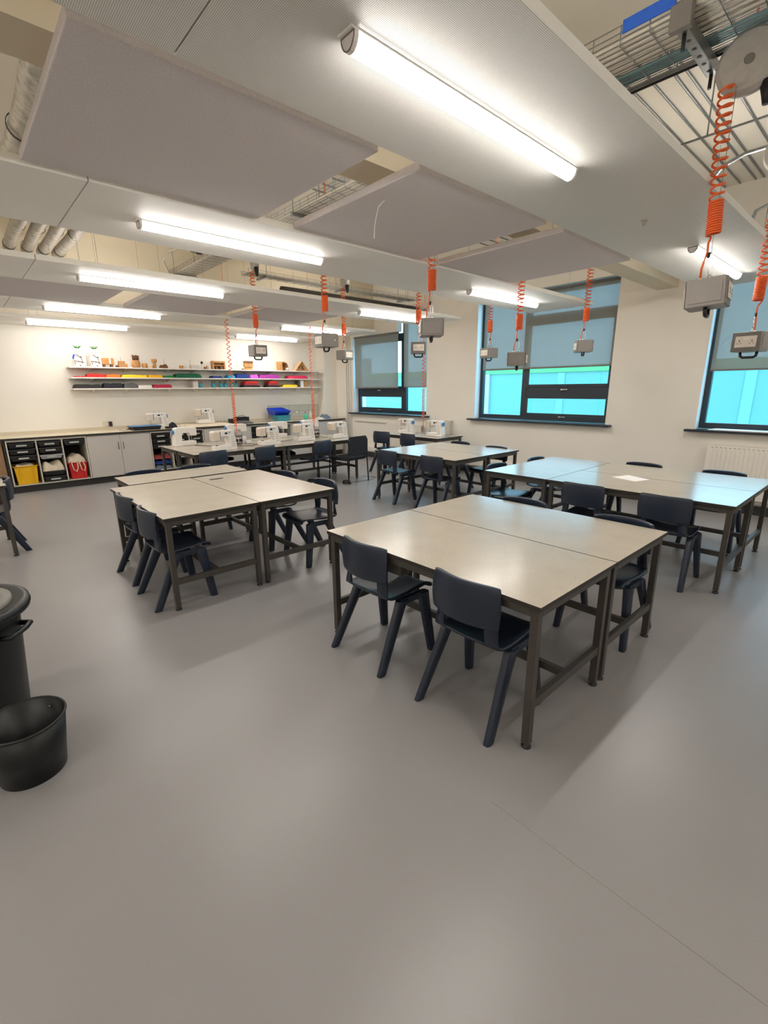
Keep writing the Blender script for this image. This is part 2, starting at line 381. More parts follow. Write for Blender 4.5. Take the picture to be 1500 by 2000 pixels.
for y0, y1, xe, k in rafts:
    if k == 'rear': raft(-3.1, xe, y0, y1, 'long white ceiling raft behind the camera'); continue
    raft(-3.1, .768, y0, y1, 'left white ceiling raft, %s' % names[k], 'raft_perf' if k == 'first' else 'raft_white')
    raft(.774, xe, y0, y1, 'right white ceiling raft past the seam, %s' % names[k], 'raft_perf' if k == 'first' else 'raft_white')
def felt(x0, x1, y0, y1, label):
    r = thing('acoustic_panel', label, 'acoustic panel', ((x0+x1)/2, (y0+y1)/2, 2.75), 0, 'grey felt ceiling panels')
    hx, hy = (x1-x0)/2, (y1-y0)/2
    B().box(-hx, hx, -hy, hy, 0, .045).build('felt_panel', 'felt', r, bevel=.006)
    w = B()
    for px in (-hx+.2, hx-.2):
        for py in (-hy+.2, hy-.2): w.tube([(px, py, .046), (px, py, ZC-2.75)], .0015, 5)
    w.build('suspension_wires', 'galv', r)
felt(.475, 1.75, 1.945, 3.165, 'grey felt ceiling panel, largest and leftmost in the near row')
felt(2.035, 3.33, 1.945, 3.165, 'grey felt ceiling panel, middle one of the near row with a white wire over it')
felt(3.57, 4.81, 1.945, 3.165, 'grey felt ceiling panel, right one of the near row beside the middle window')
felt(.45, 1.71, 6.26, 7.45, 'grey felt ceiling panel, left one of the far row')
felt(2.0, 3.27, 6.26, 7.45, 'grey felt ceiling panel, middle one of the far row')
felt(3.52, 4.80, 6.26, 7.45, 'grey felt ceiling panel, right one of the far row')
felt(-1.1, .17, 1.945, 3.165, 'grey felt ceiling panel, beyond the left edge of the picture in the near row')
simple('loose_wire', B().tube([(2.13, 2.148, 2.80), (2.16, 2.2, 2.795), (2.155, 2.30, 2.76), (2.2, 2.45, 2.742), (2.30, 2.60, 2.70), (2.40, 2.72, 2.66)], .0032, 6), 'machine_white', 'thin white loose wire dangling over the middle felt panel', 'wire')

def lamp(x0, x1, y, label):
    hl = (x1-x0)/2
    r = thing('strip_light', label, 'light', ((x0+x1)/2, y, 2.7395), 0, 'strip lights under the rafts')
    w, rr, n = .036, .040, 10
    B().box(-hl, hl, -w, w, -.006, 0).build('housing', 'raft_white', r)
    arc = [(w*math.cos(PI+PI*i/n), -.0065+rr*1.15*math.sin(PI+PI*i/n)) for i in range(n+1)]
    d_ = B(); sd = B()
    for q_, (a, b_) in enumerate(zip(arc, arc[1:])):
        t_ = sd if q_ in (0, 1, n-2, n-1) else d_
        i = [t_.vert(p) for p in ((-hl+.03, a[0], a[1]), (hl-.03, a[0], a[1]), (hl-.03, b_[0], b_[1]), (-hl+.03, b_[0], b_[1]))]
        t_.face(tuple(i), 0, True)
    d_.build('diffuser', 'lamp', r); sd.build('diffuser_rim', 'lamp_rim', r)
    B().box(-hl+.05, hl-.05, -.05, .05, .048, .075).build('added_uplight_tray', 'raft_white', r)  # unseen uplight, added on the raft top to brighten the slab above
    B().box(-hl+.06, hl-.06, -.04, .04, .0755, .082).build('added_uplight_lens', 'lamp_up_added', r)
    for sx in (-1, 1):
        a0, a1 = sx*(hl-.029), sx*(hl-.012)
        cap = B().prism([(p[0]*1.02, p[1]*1.02) for p in arc], 'x', min(a0, a1), max(a0, a1)).build('end_cap', 'lens_clear', r)
        B().tube([(sx*(hl-.0115), p[0]*.93, -.009+(p[1]+.0065)*.93) for p in arc], .0022, 5, closed=True).build('end_gasket', 'grey_dark', cap)
rowy = [1.41, 3.66, 5.66, 7.89, 9.71, -.9]
rn = ['nearest raft', 'second raft', 'third raft', 'fourth raft', 'last raft at the shelf wall', 'raft behind the camera']
for y, nme in zip(rowy, rn):
    lamp(1.13, 2.63, y, 'lit white strip light, left one in view under the %s' % nme)
    lamp(4.66, 6.17, y, 'lit white strip light, right one in view under the %s' % nme)
    lamp(-2.42, -.92, y, 'lit white strip light off the left edge, under the %s' % nme)
simple('smoke_detector', B().lathe([(.022, 0), (.022, -.008), (.014, -.018), (.006, -.03)], (3.74, 1.45, 2.7395), 20), 'detector', 'small round sensor under the nearest white raft', 'sensor')

# ------------------------------------------------------------------ services above the rafts
def basket(x0, x1, y0, y1, z, along, label, h=.055):
    r = thing('cable_basket', label, 'cable tray', (0, 0, 0), 0)
    w = B(); t = .0028
    if along == 'y':
        for i in range(7): x = x0+(x1-x0)*i/6; w.tube([(x, y0, z), (x, y1, z)], t, 5)
        for x in (x0, x1):
            for dz in (h*.5, h, h*1.6): w.tube([(x, y0, z+dz), (x, y1, z+dz)], t, 5)
        n = int((y1-y0)/.15)
        for i in range(n+1):
            y = y0+.02+(y1-y0-.04)*i/n; w.tube([(x0, y, z+h*1.6), (x0, y, z-.004), (x1, y, z-.004), (x1, y, z+h*1.6)], t, 5)
    else:
        for i in range(5): y = y0+(y1-y0)*i/4; w.tube([(x0, y, z), (x1, y, z)], t, 5)
        for y in (y0, y1):
            for dz in (h*.5, h): w.tube([(x0, y, z+dz), (x1, y, z+dz)], t, 5)
        n = int((x1-x0)/.15)
        for i in range(n+1):
            x = x0+.02+(x1-x0-.04)*i/n; w.tube([(x, y0, z+h), (x, y0, z-.004), (x, y1, z-.004), (x, y1, z+h)], t, 5)
    w.build('wire_mesh', 'galv', r)
    hg = B()
    if along == 'y':
        n = max(1, int((y1-y0)/1.6))
        for i in range(n+1):
            y = y0+.3+(y1-y0-.6)*i/max(n, 1)
            hg.tube([(x0-.03, y, z-.02), (x0-.03, y, ZC)], .005, 6); hg.tube([(x1+.03, y, z-.02), (x1+.03, y, ZC)], .005, 6); hg.box(x0-.05, x1+.05, y-.02, y+.02, z-.045, z-.008)
    else:
        n = max(1, int((x1-x0)/1.5))
        for i in range(n+1):
            x = x0+.3+(x1-x0-.6)*i/max(n, 1)
            hg.tube([(x, y0-.03, z-.02), (x, y0-.03, ZC)], .004, 6); hg.tube([(x, y1+.03, z-.02), (x, y1+.03, ZC)], .004, 6); hg.box(x-.02, x+.02, y0-.05, y1+.05, z-.035, z-.008)
    hg.build('hanger', 'galv', r); return r
ORD = ['first', 'second', 'third', 'fourth', 'fifth', 'sixth', 'seventh', 'eighth', 'ninth', 'tenth']
def cables(x0, x1, y0, y1, z, along, n, rr, mt, label, group):
    for k in range(n):
        b_ = B(); t = (k+.5)/n; ph = random.random()*6; pts = []
        if along == 'y':
            x = x0+(x1-x0)*t; L = y1-y0
            for i in range(int(L/.25)+2): q = min(1, i*.25/L); pts.append((x+.008*math.sin(q*L*2.3+ph), y0+L*q, z+rr+.004+.003*math.sin(q*9+ph)))
        else:
            y = y0+(y1-y0)*t; L = x1-x0
            for i in range(int(L/.25)+2): q = min(1, i*.25/L); pts.append((x0+L*q, y+.006*math.sin(q*L*2.3+ph), z+rr+.004+.003*math.sin(q*9+ph)))
        pts = [p for i, p in enumerate(pts) if i == 0 or (Vector(p)-Vector(pts[i-1])).length > .01]
        tag(b_.tube(pts, rr, 6).build('power_cable', mt), '%s, %s' % (label, ORD[k]+(' from the left' if along == 'y' else ' from the front')), 'cable', group)
TZ = 3.46
for (a, b_, w1, w2) in ((-.4, 2.36, 'section near the camera, right of the nearest light', 'near'), (2.67, 8.60, 'section beyond the beam, seen through the felt panel gaps', 'middle')):
    basket(3.08, 3.36, a, b_, TZ, 'y', 'galvanised wire cable basket, %s' % w1)
    cables(3.09, 3.35, a, b_, TZ, 'y', 10, .0145, 'cable_white', 'cream cable in the %s section of the long wire basket' % w2, 'cream cables in the %s basket' % w2)
basket(3.39, 3.52, -.4, 2.36, TZ, 'y', 'narrow galvanised wire basket with teal cables, beside the wider one')
cables(3.40, 3.51, -.4, 2.36, TZ, 'y', 4, .013, 'cable_teal', 'teal cable in the narrow wire basket', 'teal cables in the narrow basket')
for x, mt in ((3.55, 'galv'), (3.58, 'cable_black')):
    simple('conduit', B().tube([(x, -.4, TZ), (x, 1.95, TZ)], .011, 8), mt, ('galvanised conduit' if mt == 'galv' else 'black conduit')+' along the right side of the narrow wire basket', 'conduit')
simple('cable_marker', B().box(3.066, 3.074, 1.16, 1.42, TZ+.04, TZ+.10), 'cable_marker', 'blue marker strip on the side of the wire cable basket', 'marker')
sb = thing('strut_bracket', 'grey perforated steel channel bracket crossing under the wire baskets', 'bracket', (3.35, 1.12, 3.385))
B().box(-.27, .27, -.028, .028, 0, .06).build('channel', 'galv', sb, bevel=.003)
hs = B()
for i in range(5): hs.lathe([(.011, 0), (.011, -.001)], (-.16+.09*i, 0, -.0005), 12)
hs.build('slot_holes', 'slot', sb)
B().box(-.315, -.272, -.05, .05, -.01, .10).build('end_plate', 'grey_dark', sb, bevel=.003)
for px in (-.23, .25): B().tube([(px, 0, -.07), (px, 0, -.001)], .010, 8).build('bolt', 'black_plastic', sb)
B().tube([(-.295, 0, .1), (-.295, 0, ZC-3.385)], .008, 8).build('threaded_rod', 'galv', sb)
# cross basket between second and third rafts
basket(3.7, 7.4, 7.1, 7.32, 3.36, 'x', 'wire cable basket running across the room above the third raft')
cables(3.75, 7.35, 7.12, 7.30, 3.36, 'x', 4, .012, 'cable_white', 'pale cable in the crosswise wire basket', 'cables in the crosswise basket')
for i, (y, z) in enumerate(((4.9, 3.97), (5.1, 3.97), (5.3, 3.97), (6.9, 3.97), (7.7, 3.97))):
    simple('conduit', B().tube([(3.7, y, z), (7.5, y, z)], .010, 8), 'galv', 'thin galvanised conduit running across under the slab, %s of five' % ['nearest', 'second', 'third', 'fourth', 'farthest'][i], 'conduit')
simple('cable_duct', B().tube([(4.3, 7.2, 3.21), (4.32, 7.2, 3.21), (4.45, 7.2, 3.21), (7.5, 7.2, 3.21)], [.02, .055, .06, .06], 16), 'steel_dark', 'dark round duct running across above the far felt panels', 'duct')
# slab conduits right
for i, y in enumerate((1.62, 1.70, 1.85, 2.0)):
    simple('conduit', B().tube([(4.0, y, ZC-.011), (7.5, y, ZC-.011)], .010, 8), 'galv', 'straight conduit fixed to the slab above the nearest raft, %s from the camera' % ['first', 'second', 'third', 'fourth'][i], 'conduit')
for i, (y, x) in enumerate(((1.0, 4.6), (1.2, 4.8), (1.42, 5.0))):
    simple('conduit', B().tube([(x, y, ZC-.011), (7.5, y, ZC-.011)], .010, 8), 'galv', 'conduit on the slab at the upper right, %s from the camera' % ['nearest', 'middle', 'farthest'][i], 'conduit')
simple('conduit', B().tube([(4.93, 1.72, 3.6), (4.93, .5, 3.6), (4.93, -.4, 3.6)], .009, 8).tube([(4.93, 1.5, 3.6), (4.93, 1.5, ZC)], .006, 6), 'galv', 'conduit crossing below the slab at the upper right behind the orange coil', 'conduit')
simple('conduit', B().tube([(5.5, 1.62, 2.8), (5.5, 1.62, 3.3), (5.45, 1.58, 3.42), (5.38, 1.48, 3.5), (5.3, 1.3, 3.52), (5.3, -.4, 3.52)], .016, 10), 'galv', 'thick silver conduit with a bend at its left end, upper right', 'conduit')
simple('cable_trapeze', B().tube([(6.4, 1.45, 2.8), (6.38, 1.44, 3.2), (6.2, 1.36, 3.3), (6.1, 1.2, 3.32), (6.1, .4, 3.32)], .016, 8).tube([(6.12, 1.25, 3.32), (6.12, 1.25, 3.12), (6.12, .4, 3.12)], .006, 6), 'galv', 'bent silver cable support with a hanging loop at the right edge', 'cable support')
# insulated tubes
for i, x in enumerate((.75, .95, 1.14, 1.32, 1.50)):
    p = thing('insulated_pipe', 'foil-wrapped pipe under the slab, %s' % ['thick one beside the big felt panel at the upper left', 'leftmost of the four side by side', 'second from the left of the four side by side', 'third from the left of the four side by side', 'rightmost of the four side by side'][i], 'pipe', (x, 0, 3.5), 0, None if i == 0 else 'four foil pipes side by side')
    rr = .065 if i else .085
    pts = [(0, 3.4 if i == 0 else 4.4, 0)]; y = pts[0][1]
    while y < (8.1 if i else 5.6): y += .4; pts.append((.01*math.sin(y*3+i), y, .008*math.cos(y*4)))
    B().tube(pts, [rr*(1+.04*math.sin(k*2.1)) for k in range(len(pts))], 16).build('lagging', 'foil', p)
    for yy in ([4.7] if i == 0 else [7.2, 8.2]):
        B().lathe([(rr*1.10, -.012), (rr*1.10, .012)], (0, 0, 0), 20, caps=False).build('clip', 'cable_black', p, solid=.004).matrix_local = Matrix.Translation((0, yy, 0)) @ Matrix.Rotation(PI/2, 4, 'X')
simple('slotted_rail', B().box(-1.0, .62, 3.25, 3.32, 3.45, 3.5), 'grey_dark', 'dark slotted rail at the upper left edge under the slab', 'rail')
simple('flexible_conduit', B().tube([(2.9, 7.55, 3.2), (2.6, 7.3, 3.24), (2.42, 6.95, 3.3), (2.42, 6.72, 3.36), (2.52, 6.62, 3.4), (2.66, 6.6, 3.4)], .014, 8), 'cable_white', 'white flexible cable bent in a loop between second and third rafts', 'cable')
simple('junction_plug', B().tube([(2.664, 6.6, 3.4), (2.74, 6.6, 3.4)], .03, 10).tube([(2.74, 6.6, 3.4), (2.80, 6.6, 3.4)], .042, 10).tube([(2.78, 6.6, 3.44), (2.78, 6.6, ZC)], .006, 6), ['cable_black'], 'black round plug connector at the end of the white flexible cable', 'plug')

# ------------------------------------------------------------------ hanging power boxes
def coil_path(x, y, z0, z1, turns, rad, steer=12):
    n = int(turns*steer); return [(x+rad*math.cos(2*PI*i/steer), y+rad*math.sin(2*PI*i/steer), z0+(z1-z0)*i/n) for i in range(n+1)]
def make_box():
    r = thing('hanging_power_box', '', 'power box')
    hx, hy, hz = .10, .095, .075
    B().box(-hx, hx, -hy, hy, -hz, hz).build('enclosure', 'grey_enclosure', r, bevel=.006)
    for sx in (-1, 1):
        pl = B().box(*sorted((sx*(hx-.0), sx*(hx+.004))), -.078, .078, -.055, .055).build('cover_plate', 'grey_enclosure', r, bevel=.002)
        B().tube([(sx*(hx+.005), -.05, 0), (sx*(hx+.0065), -.05, 0)], .004, 8).build('cover_screw', 'chrome', pl)
    for sy in (-1, 1):
        fr_ = B().box(-.098, .098, *sorted((sy*hy, sy*(hy+.006))), -.073, .073).build('socket_frame', 'grey_dark', r, bevel=.002)
        pl = B().box(-.073, .073, *sorted((sy*(hy+.0065), sy*(hy+.014))), -.043, .043).build('socket_plate', 'socket_white', r, bevel=.003)
        sl = B(); y0, y1 = sorted((sy*(hy+.0145), sy*(hy+.0155)))
        for cx in (-.042, .042):
            sl.box(cx-.003, cx+.003, y0, y1, 0, .013); sl.box(cx-.016, cx-.007, y0, y1, -.014, -.010); sl.box(cx+.007, cx+.016, y0, y1, -.014, -.010)
        sl.build('socket_slots', 'slot', pl)
        B().box(-.018, -.002, y0, y1+.002, .016, .030).box(.002, .018, y0, y1+.002, .016, .030).build('switch', 'machine_white', pl)
    B().tube([(-.058, 0, -hz), (-.054, 0, -hz-.03), (-.038, 0, -hz-.042), (.038, 0, -hz-.042), (.054, 0, -hz-.03), (.058, 0, -hz)], .0105, 8).build('handle', 'black_plastic', r)
    B().tube([(0, -.014, hz), (0, -.014, hz+.02), (0, 0, hz+.03), (0, .014, hz+.02), (0, .014, hz)], .003, 6).build('eye_bolt', 'chrome', r)
    B().tube([(.0, .012*math.cos(a), hz+.075+.045*math.sin(a)) for a in [2*PI*i/16 for i in range(16)]], .0025, 6, closed=True).build('carabiner', 'chrome', r)
    B().tube([(0, .045, hz), (0, .045, hz+.02)], .012, 10).build('cable_gland', 'socket_white', r)
    zc = hz+.24; top = zc+.72
    pts = [(0, .045, hz+.02), (0, .043, hz+.07), (0, .02, hz+.16), (.0, .02, hz+.2), (.02, .015, zc-.015)]
    pts += coil_path(0, 0, zc, zc+.17, 14, .034, 14)[1:] + coil_path(0, 0, zc+.175, top, 13, .034, 14)[1:]
    B().tube(pts, .0058, 6).build('coiled_cord', 'orange', r)
    B().tube([(0, 0, hz+.122), (0, .0, hz+.19), (0, -.045, top-.02)], .0015, 5).build('suspension_wire', 'galv', r)
    B().tube([(0, .015, hz+.122), (0, .01, hz+.15)], .008, 8).build('stopper', 'black_plastic', r)
    return r
def make_reel():
    r = thing('cable_reel', '', 'cable reel')
    d_ = B(); d_.lathe([(.03, -.04), (.13, -.038), (.15, -.016), (.15, .016), (.13, .038), (.03, .04)], (0, 0, 0), 36)
    o = d_.build('drum', 'detector', r, bevel=.002); o.matrix_local = Matrix.Rotation(PI/2, 4, 'Y')
    h = B().lathe([(.020, -.046), (.024, -.041), (.024, .041), (.020, .046)], (0, 0, 0), 20).build('hub', 'grey_dark', r); h.matrix_local = Matrix.Rotation(PI/2, 4, 'Y')
    B().tube([(0, -.09, -.11), (0, -.10, -.18), (0, -.10, -.22)], [.034, .026, .016], 10).build('nozzle', 'black_plastic', r)
    B().tube([(0, 0, .152), (0, 0, ZC-3.31-.001)], .006, 6).build('hanging_strap', 'orange', r)
    return r
units = [ # x, y, z, yaw, label
 (3.38, .905, 2.16, .12, 'largest grey hanging power box, closest to the camera at the right, blank side forward'),
 (4.93, .965, 1.985, -1.67, 'grey power box with double socket facing the camera, at the right edge'),
 (3.40, 3.08, 2.18, .86, 'grey power box over the middle of the room, blank side forward, above a socket-faced one'),
 (4.96, 3.15, 1.96, .45, 'grey power box before the middle window, showing a blank side and socket edge'),
 (6.47, 3.10, 2.17, .68, 'small grey power box with blank side forward, rightmost in front of the middle blind'),
 (6.57, 4.70, 2.18, -1.73, 'small grey power box half beside the far edge of the middle blind'),
 (3.38, 4.70, 2.19, 1.50, 'grey power box with blank side forward, hanging left of the left-hand window'),
 (4.93, 4.70, 2.18, -.78, 'grey power box with socket facing the camera, in front of the left-hand window'),
 (5.04, 6.50, 2.19, .13, 'grey power box turned sideways with one socket lit, beside the white pipes in the corner'),
 (3.40, 6.40, 2.18, -.05, 'grey power box with socket and handle, hanging in front of the shelves'),
]
ub = make_box(); rb = make_reel(); first = True
reel_l = ['at the upper right corner above the nearest power box', 'above the power box at the right edge, outside the picture', 'above the power box in the middle of the room', 'above the power box in front of the middle window', 'above the rightmost box at the middle blind', 'above the small box at the far edge of the middle blind', 'seen over the second raft, right of centre', 'seen past the end of the cross basket', 'seen between the rafts above the corner box', 'seen between the rafts above the box by the shelves']
pos = []
for i, (x, y, z, rz, lb) in enumerate(units):
    if i == 0: o = ub; o.location = (x, y, z); o.rotation_euler = (-.06, 0, rz); o['label'] = lb; o['group'] = 'hanging power boxes'
    else: o = dup(ub, (x, y, z), rz, lb, 'hanging power boxes')
    rl = 'round grey cable reel, '+reel_l[i]; ra = .75 if i in (0,) else .5
    if i == 0: q = rb; q.location = (x+.10, y-.0, 3.31); q.rotation_euler = (0, 0, .15); q['label'] = rl; q['group'] = 'cable reels'
    else: q = dup(rb, (x+.05, y, 3.36), -.3, rl, 'cable reels')
# three long cords down to the sewing tables
for (x, y, z0, z1, lb) in ((3.52, 7.6, .80, 2.80, 'thin orange coiled cord hanging to the sewing tables, left one in front of the shelves'), (5.10, 7.6, .80, 2.80, 'thin orange coiled cord to the sewing tables, right one at the shelf end'), (6.60, 6.15, .86, 2.84, 'thin orange coiled cord hanging in front of the left-hand window to the small table')):
    pts = [(x, y, z0), (x+.01, y, z0+.22)]+coil_path(x, y, z0+.25, z0+.78, 16, .025, 10)+coil_path(x, y, z0+.79, z1, 18, .025, 10)[1:]
    simple('coiled_cord', B().tube(pts, .006, 5).tube([(x, y-.0, z1), (x, y, ZC)], .003, 5), 'orange', lb, 'cord')

# ------------------------------------------------------------------ tables
TH = .743
def table(x0, x1, y0, y1, label, group, cut=None):
    r = thing('work_table', label, 'table', ((x0+x1)/2, (y0+y1)/2, 0), 0, group); hx, hy = (x1-x0)/2, (y1-y0)/2
    B().box(-hx, hx, -hy, hy, TH-.022, TH, 0, top=1).build('tabletop', ['laminate_edge', 'laminate'], r)
    ins = .018; lw = .038; zt = TH-.0225
    fr_ = B(); a = ins
    for sx in (-1, 1): fr_.box(*sorted((sx*(hx-a), sx*(hx-a-.03))), -hy+a+lw, hy-a-lw, zt-.045, zt)
    for sy in (-1, 1): fr_.box(-hx+a+lw, hx-a-lw, *sorted((sy*(hy-a), sy*(hy-a-.03))), zt-.045, zt)
    fr_.build('frame', 'steel_dark', r, bevel=.002)
    for sx in (-1, 1):
        for sy in (-1, 1):
            lx0, lx1 = sorted((sx*(hx-a), sx*(hx-a-lw))); ly0, ly1 = sorted((sy*(hy-a), sy*(hy-a-lw)))
            l = B().box(lx0, lx1, ly0, ly1, .022, zt).build('leg', 'steel_dark', r, bevel=.002)
            B().lathe([(.024, 0), (.024, .008), (.010, .012), (.010, .0215)], ((lx0+lx1)/2, (ly0+ly1)/2, 0), 16).build('foot', 'black_plastic', l)
    st = B(); zs = .205
    if hy > hx:
        for sy in (-1, 1): st.box(-hx+a+lw, hx-a-lw, *sorted((sy*(hy-a-.004), sy*(hy-a-.034))), zs, zs+.045)
        st.box(-.015, .015, -hy+a+.034, hy-a-.034, zs+.002, zs+.043)
    else:
        for sx in (-1, 1): st.box(*sorted((sx*(hx-a-.004), sx*(hx-a-.034))), -hy+a+lw, hy-a-lw, zs, zs+.045)
        st.box(-hx+a+.034, hx-a-.034, -.015, .015, zs+.002, zs+.043)
    st.build('stretcher', 'steel_dark', r, bevel=.002)
    return r
t1 = table(1.70, 2.478, .89, 2.44, 'speckled beige work table nearest the camera, its near-left half with two chairs on the left', 'near square of tables')
t1b = table(2.486, 3.265, .89, 2.44, 'speckled beige work table behind the seam of the near square of tables', 'near square of tables')
# cable port under the nearest table
pb = thing('cable_port_box', 'small dark steel box hanging under the left edge of the nearest table', 'cable box', (1.775, 1.92, .60))
B().box(-.03, .03, -.13, .13, 0, .075).build('box_body', 'steel_dark', pb, bevel=.003)
table(1.00, 1.765, 3.49, 5.02, 'beige work table in the left group, its left half with two chairs at the left', 'left group of tables')
table(1.773, 2.54, 3.49, 5.00, 'beige work table in the left group with a dark cable port in the top', 'left group of tables')
table(1.18, 2.44, 5.06, 5.63, 'beige work table at the back of the left group, set behind a dark gap', 'left group of tables')
simple('desk_grommet', B().prism([(1.94+.075*math.cos(a)+.0, 4.76+.022*math.sin(a)) for a in [2*PI*i/20 for i in range(20)]], 'z', TH, TH+.003), 'cable_black', 'dark oval cable port set in the left group table top', 'cable port')
table(4.34, 5.10, .75, 2.325, 'pale work table in the right group holding the sheet of paper, camera side', 'right group of tables')
table(5.108, 5.87, .75, 2.325, 'pale work table in the right group, on the window side', 'right group of tables')
table(4.34, 5.87, 2.333, 3.09, 'pale work table across the far end of the right group', 'right group of tables')
table(4.66, 5.40, 3.78, 5.33, 'work table in the middle group, on the side facing the camera with blue window glare', 'middle group of tables')
table(5.408, 6.15, 3.78, 5.33, 'work table in the middle group, on the window side', 'middle group of tables')
table(2.48, 4.01, 6.80, 7.555, 'sewing table at the left of the machine row, front side', 'sewing tables')
table(4.018, 5.548, 6.80, 7.555, 'sewing table at the right of the machine row, front side', 'sewing tables')
table(2.48, 4.01, 7.563, 8.32, 'sewing table at the left of the machine row, back side', 'sewing tables')
table(4.018, 5.548, 7.563, 8.32, 'sewing table at the right of the machine row, back side', 'sewing tables')
table(6.52, 7.27, 5.72, 7.25, 'small table under the left-hand window with two sewing machines', None)
table(-.55, .28, 5.93, 6.75, 'pale table cut off by the left edge of the picture', None)
simple('paper_sheet', B().prism([(4.93, 1.93), (4.84, 1.67), (5.04, 1.60), (5.15, 1.85)], 'z', TH+.0003, TH+.0012), 'paper', 'white sheet of paper lying on the right group of tables', 'paper')

# ------------------------------------------------------------------ plastic chairs
def seat_fn(u, v):
    prof = [(.245, .405), (.238, .428), (.20, .438), (.12, .432), (.03, .424), (-.06, .422), (-.12, .430), (-.155, .452), (-.170, .49), (-.178, .535), (-.182, .582)]
    hw = [.195, .198, .20, .205, .208, .208, .205, .198, .190, .187, .186]
    k = v*(len(prof)-1); i = min(int(k), len(prof)-2); t = k-i
    x = prof[i][0]*(1-t)+prof[i+1][0]*t; z = prof[i][1]*(1-t)+prof[i+1][1]*t; w = hw[i]*(1-t)+hw[i+1]*t
    s = u*2-1; e = s*s
    if v < .65: z += (.018*abs(s)**3)*(1-v*.6)
    if v > .6: x += .05*e*min(1, (v-.6)/.3); 
    return (x, s*w, z)
def back_fn(u, v):
    s = u*2-1; z = .556+.214*v
    x = -.180+.052*s*s-.0*v-.012*math.sin(v*PI)*.5+.004*v
    w = .190+.008*math.sin(v*PI) - (.006 if v > .95 else 0); z -= .012*(abs(s)**4)*(v > .5)
    return (x, s*w, z)
def make_chair():
    r = thing('plastic_chair', '', 'chair')
    B().grid(seat_fn, 12, 22, skip=lambda i, j: 16 <= j and 2 <= i <= 9).build('seat', 'navy_plastic', r, solid=.012, smooth=True, offset=-1)
    B().grid(back_fn, 12, 8).build('backrest', 'navy_plastic', r, solid=.024, smooth=True, offset=1, bevel=.004)
    for sy in (-1, 1):
        for (xt, xb, nm) in ((-.02, -.222, 'r'), (.165, .222, 'f')):
            pt = Vector((xt, sy*.196, .415)); pb_ = Vector((xb, sy*.228, 0)); l = B()
            t_ = (pb_-pt).normalized(); wx, wy = (.034, .024)
            def ring(p, k=1.0):
                return [(p.x-wx*k, p.y-wy*k*.6, p.z), (p.x-wx*k*.5, p.y-wy*k, p.z), (p.x+wx*k*.5, p.y-wy*k, p.z), (p.x+wx*k, p.y-wy*k*.6, p.z), (p.x+wx*k, p.y+wy*k*.6, p.z), (p.x+wx*k*.5, p.y+wy*k, p.z), (p.x-wx*k*.5, p.y+wy*k, p.z), (p.x-wx*k, p.y+wy*k*.6, p.z)]
            R_ = []
            for q, kk in ((0, 1.15), (.15, 1.05), (.9, .85), (1, .80)):
                p = pt.lerp(pb_, q); R_.append([l.vert(c) for c in ring(p, kk)])
            for a, b_ in zip(R_, R_[1:]):
                for j in range(8): l.face((a[j], a[(j+1) % 8], b_[(j+1) % 8], b_[j]), 0, True)
            l.face(tuple(R_[0])); l.face(tuple(reversed(R_[-1])))
            if nm == 'f': l.hexa([(-.035, sy*.196-.016, .385), (.175, sy*.196-.016, .385), (.175, sy*.196+.016, .385), (-.035, sy*.196+.016, .385)], [(-.035, sy*.196-.014, .423), (.18, sy*.196-.014, .425), (.18, sy*.196+.014, .425), (-.035, sy*.196+.014, .423)])
            l.build('leg', 'navy_plastic', r, bevel=.002)
    return r
ch = make_chair(); G = 'navy plastic chairs around the tables'
chairs = [
 (1.83, 2.04, 0, 1, 'navy plastic chair at the near table, farther one of the two on its left side'),
 (1.84, 1.285, 0, 1, 'navy plastic chair closest to the camera, at the near table'),
 (3.15, 1.18, PI, 1, 'navy plastic chair behind the near table, at its right end under the seam corner'),
 (3.17, 1.95, PI+.04, 1, 'navy plastic chair behind the near table, only its top edge showing over the left part'),
 (1.14, 4.50, .03, 1, 'navy plastic chair at the left group, farther one of the two on its left side'),
 (1.13, 3.83, 0, 1, 'navy plastic chair at the left group, nearer one of the two on its left side'),
 (2.50, 3.79, PI-.05, 1, 'navy plastic chair at the right corner of the left group, facing left'),
 (2.47, 4.48, PI, 1, 'navy plastic chair on the right side of the left group, behind the corner one'),
 (1.50, 5.58, -PI/2, 1, 'navy plastic chair behind the left group, left one of the two showing only its top'),
 (2.06, 5.54, -PI/2, 1, 'navy plastic chair behind the left group, right one of the two showing only its top'),
 (4.79, 5.04, 0, 1, 'navy plastic chair at the middle group, left one with a blue sheen on its seat'),
 (4.80, 4.18, .02, 1, 'navy plastic chair at the middle group, nearer one on the side facing the camera'),
 (6.10, 4.96, PI, 1, 'navy plastic chair on the window side of the middle group, left one'),
 (5.98, 4.16, PI, 1, 'navy plastic chair on the window side of the middle group, right one'),
 (4.42, 1.22, 0, 1, 'navy plastic chair in front of the right group, right one with a shiny leg'),
 (4.42, 1.92, 0, 1, 'navy plastic chair in front of the right group, left one'),
 (5.78, 1.18, PI, 1, 'navy plastic chair on the window side of the right group, right one'),
 (5.78, 1.97, PI, 1, 'navy plastic chair on the window side of the right group, left one'),
 (4.68, 3.02, -PI/2, 1, 'navy plastic chair with blue glare under the far end of the right group, nearer one'),
 (5.46, 2.96, -PI/2, 1, 'navy plastic chair with blue glare under the far end of the right group, window side'),
 (2.60, 6.60, PI/2+.15, 1.07, 'navy plastic chair at the sewing tables, leftmost in front'),
 (6.42, 6.98, .1, 1.07, 'navy plastic chair with an open slot at the small window table, left one'),
 (6.42, 6.22, -.1, 1.07, 'navy plastic chair at the small window table, right one'),
 (.14, 6.31, PI, 1, 'navy plastic chair cut off by the left edge of the picture'),
]
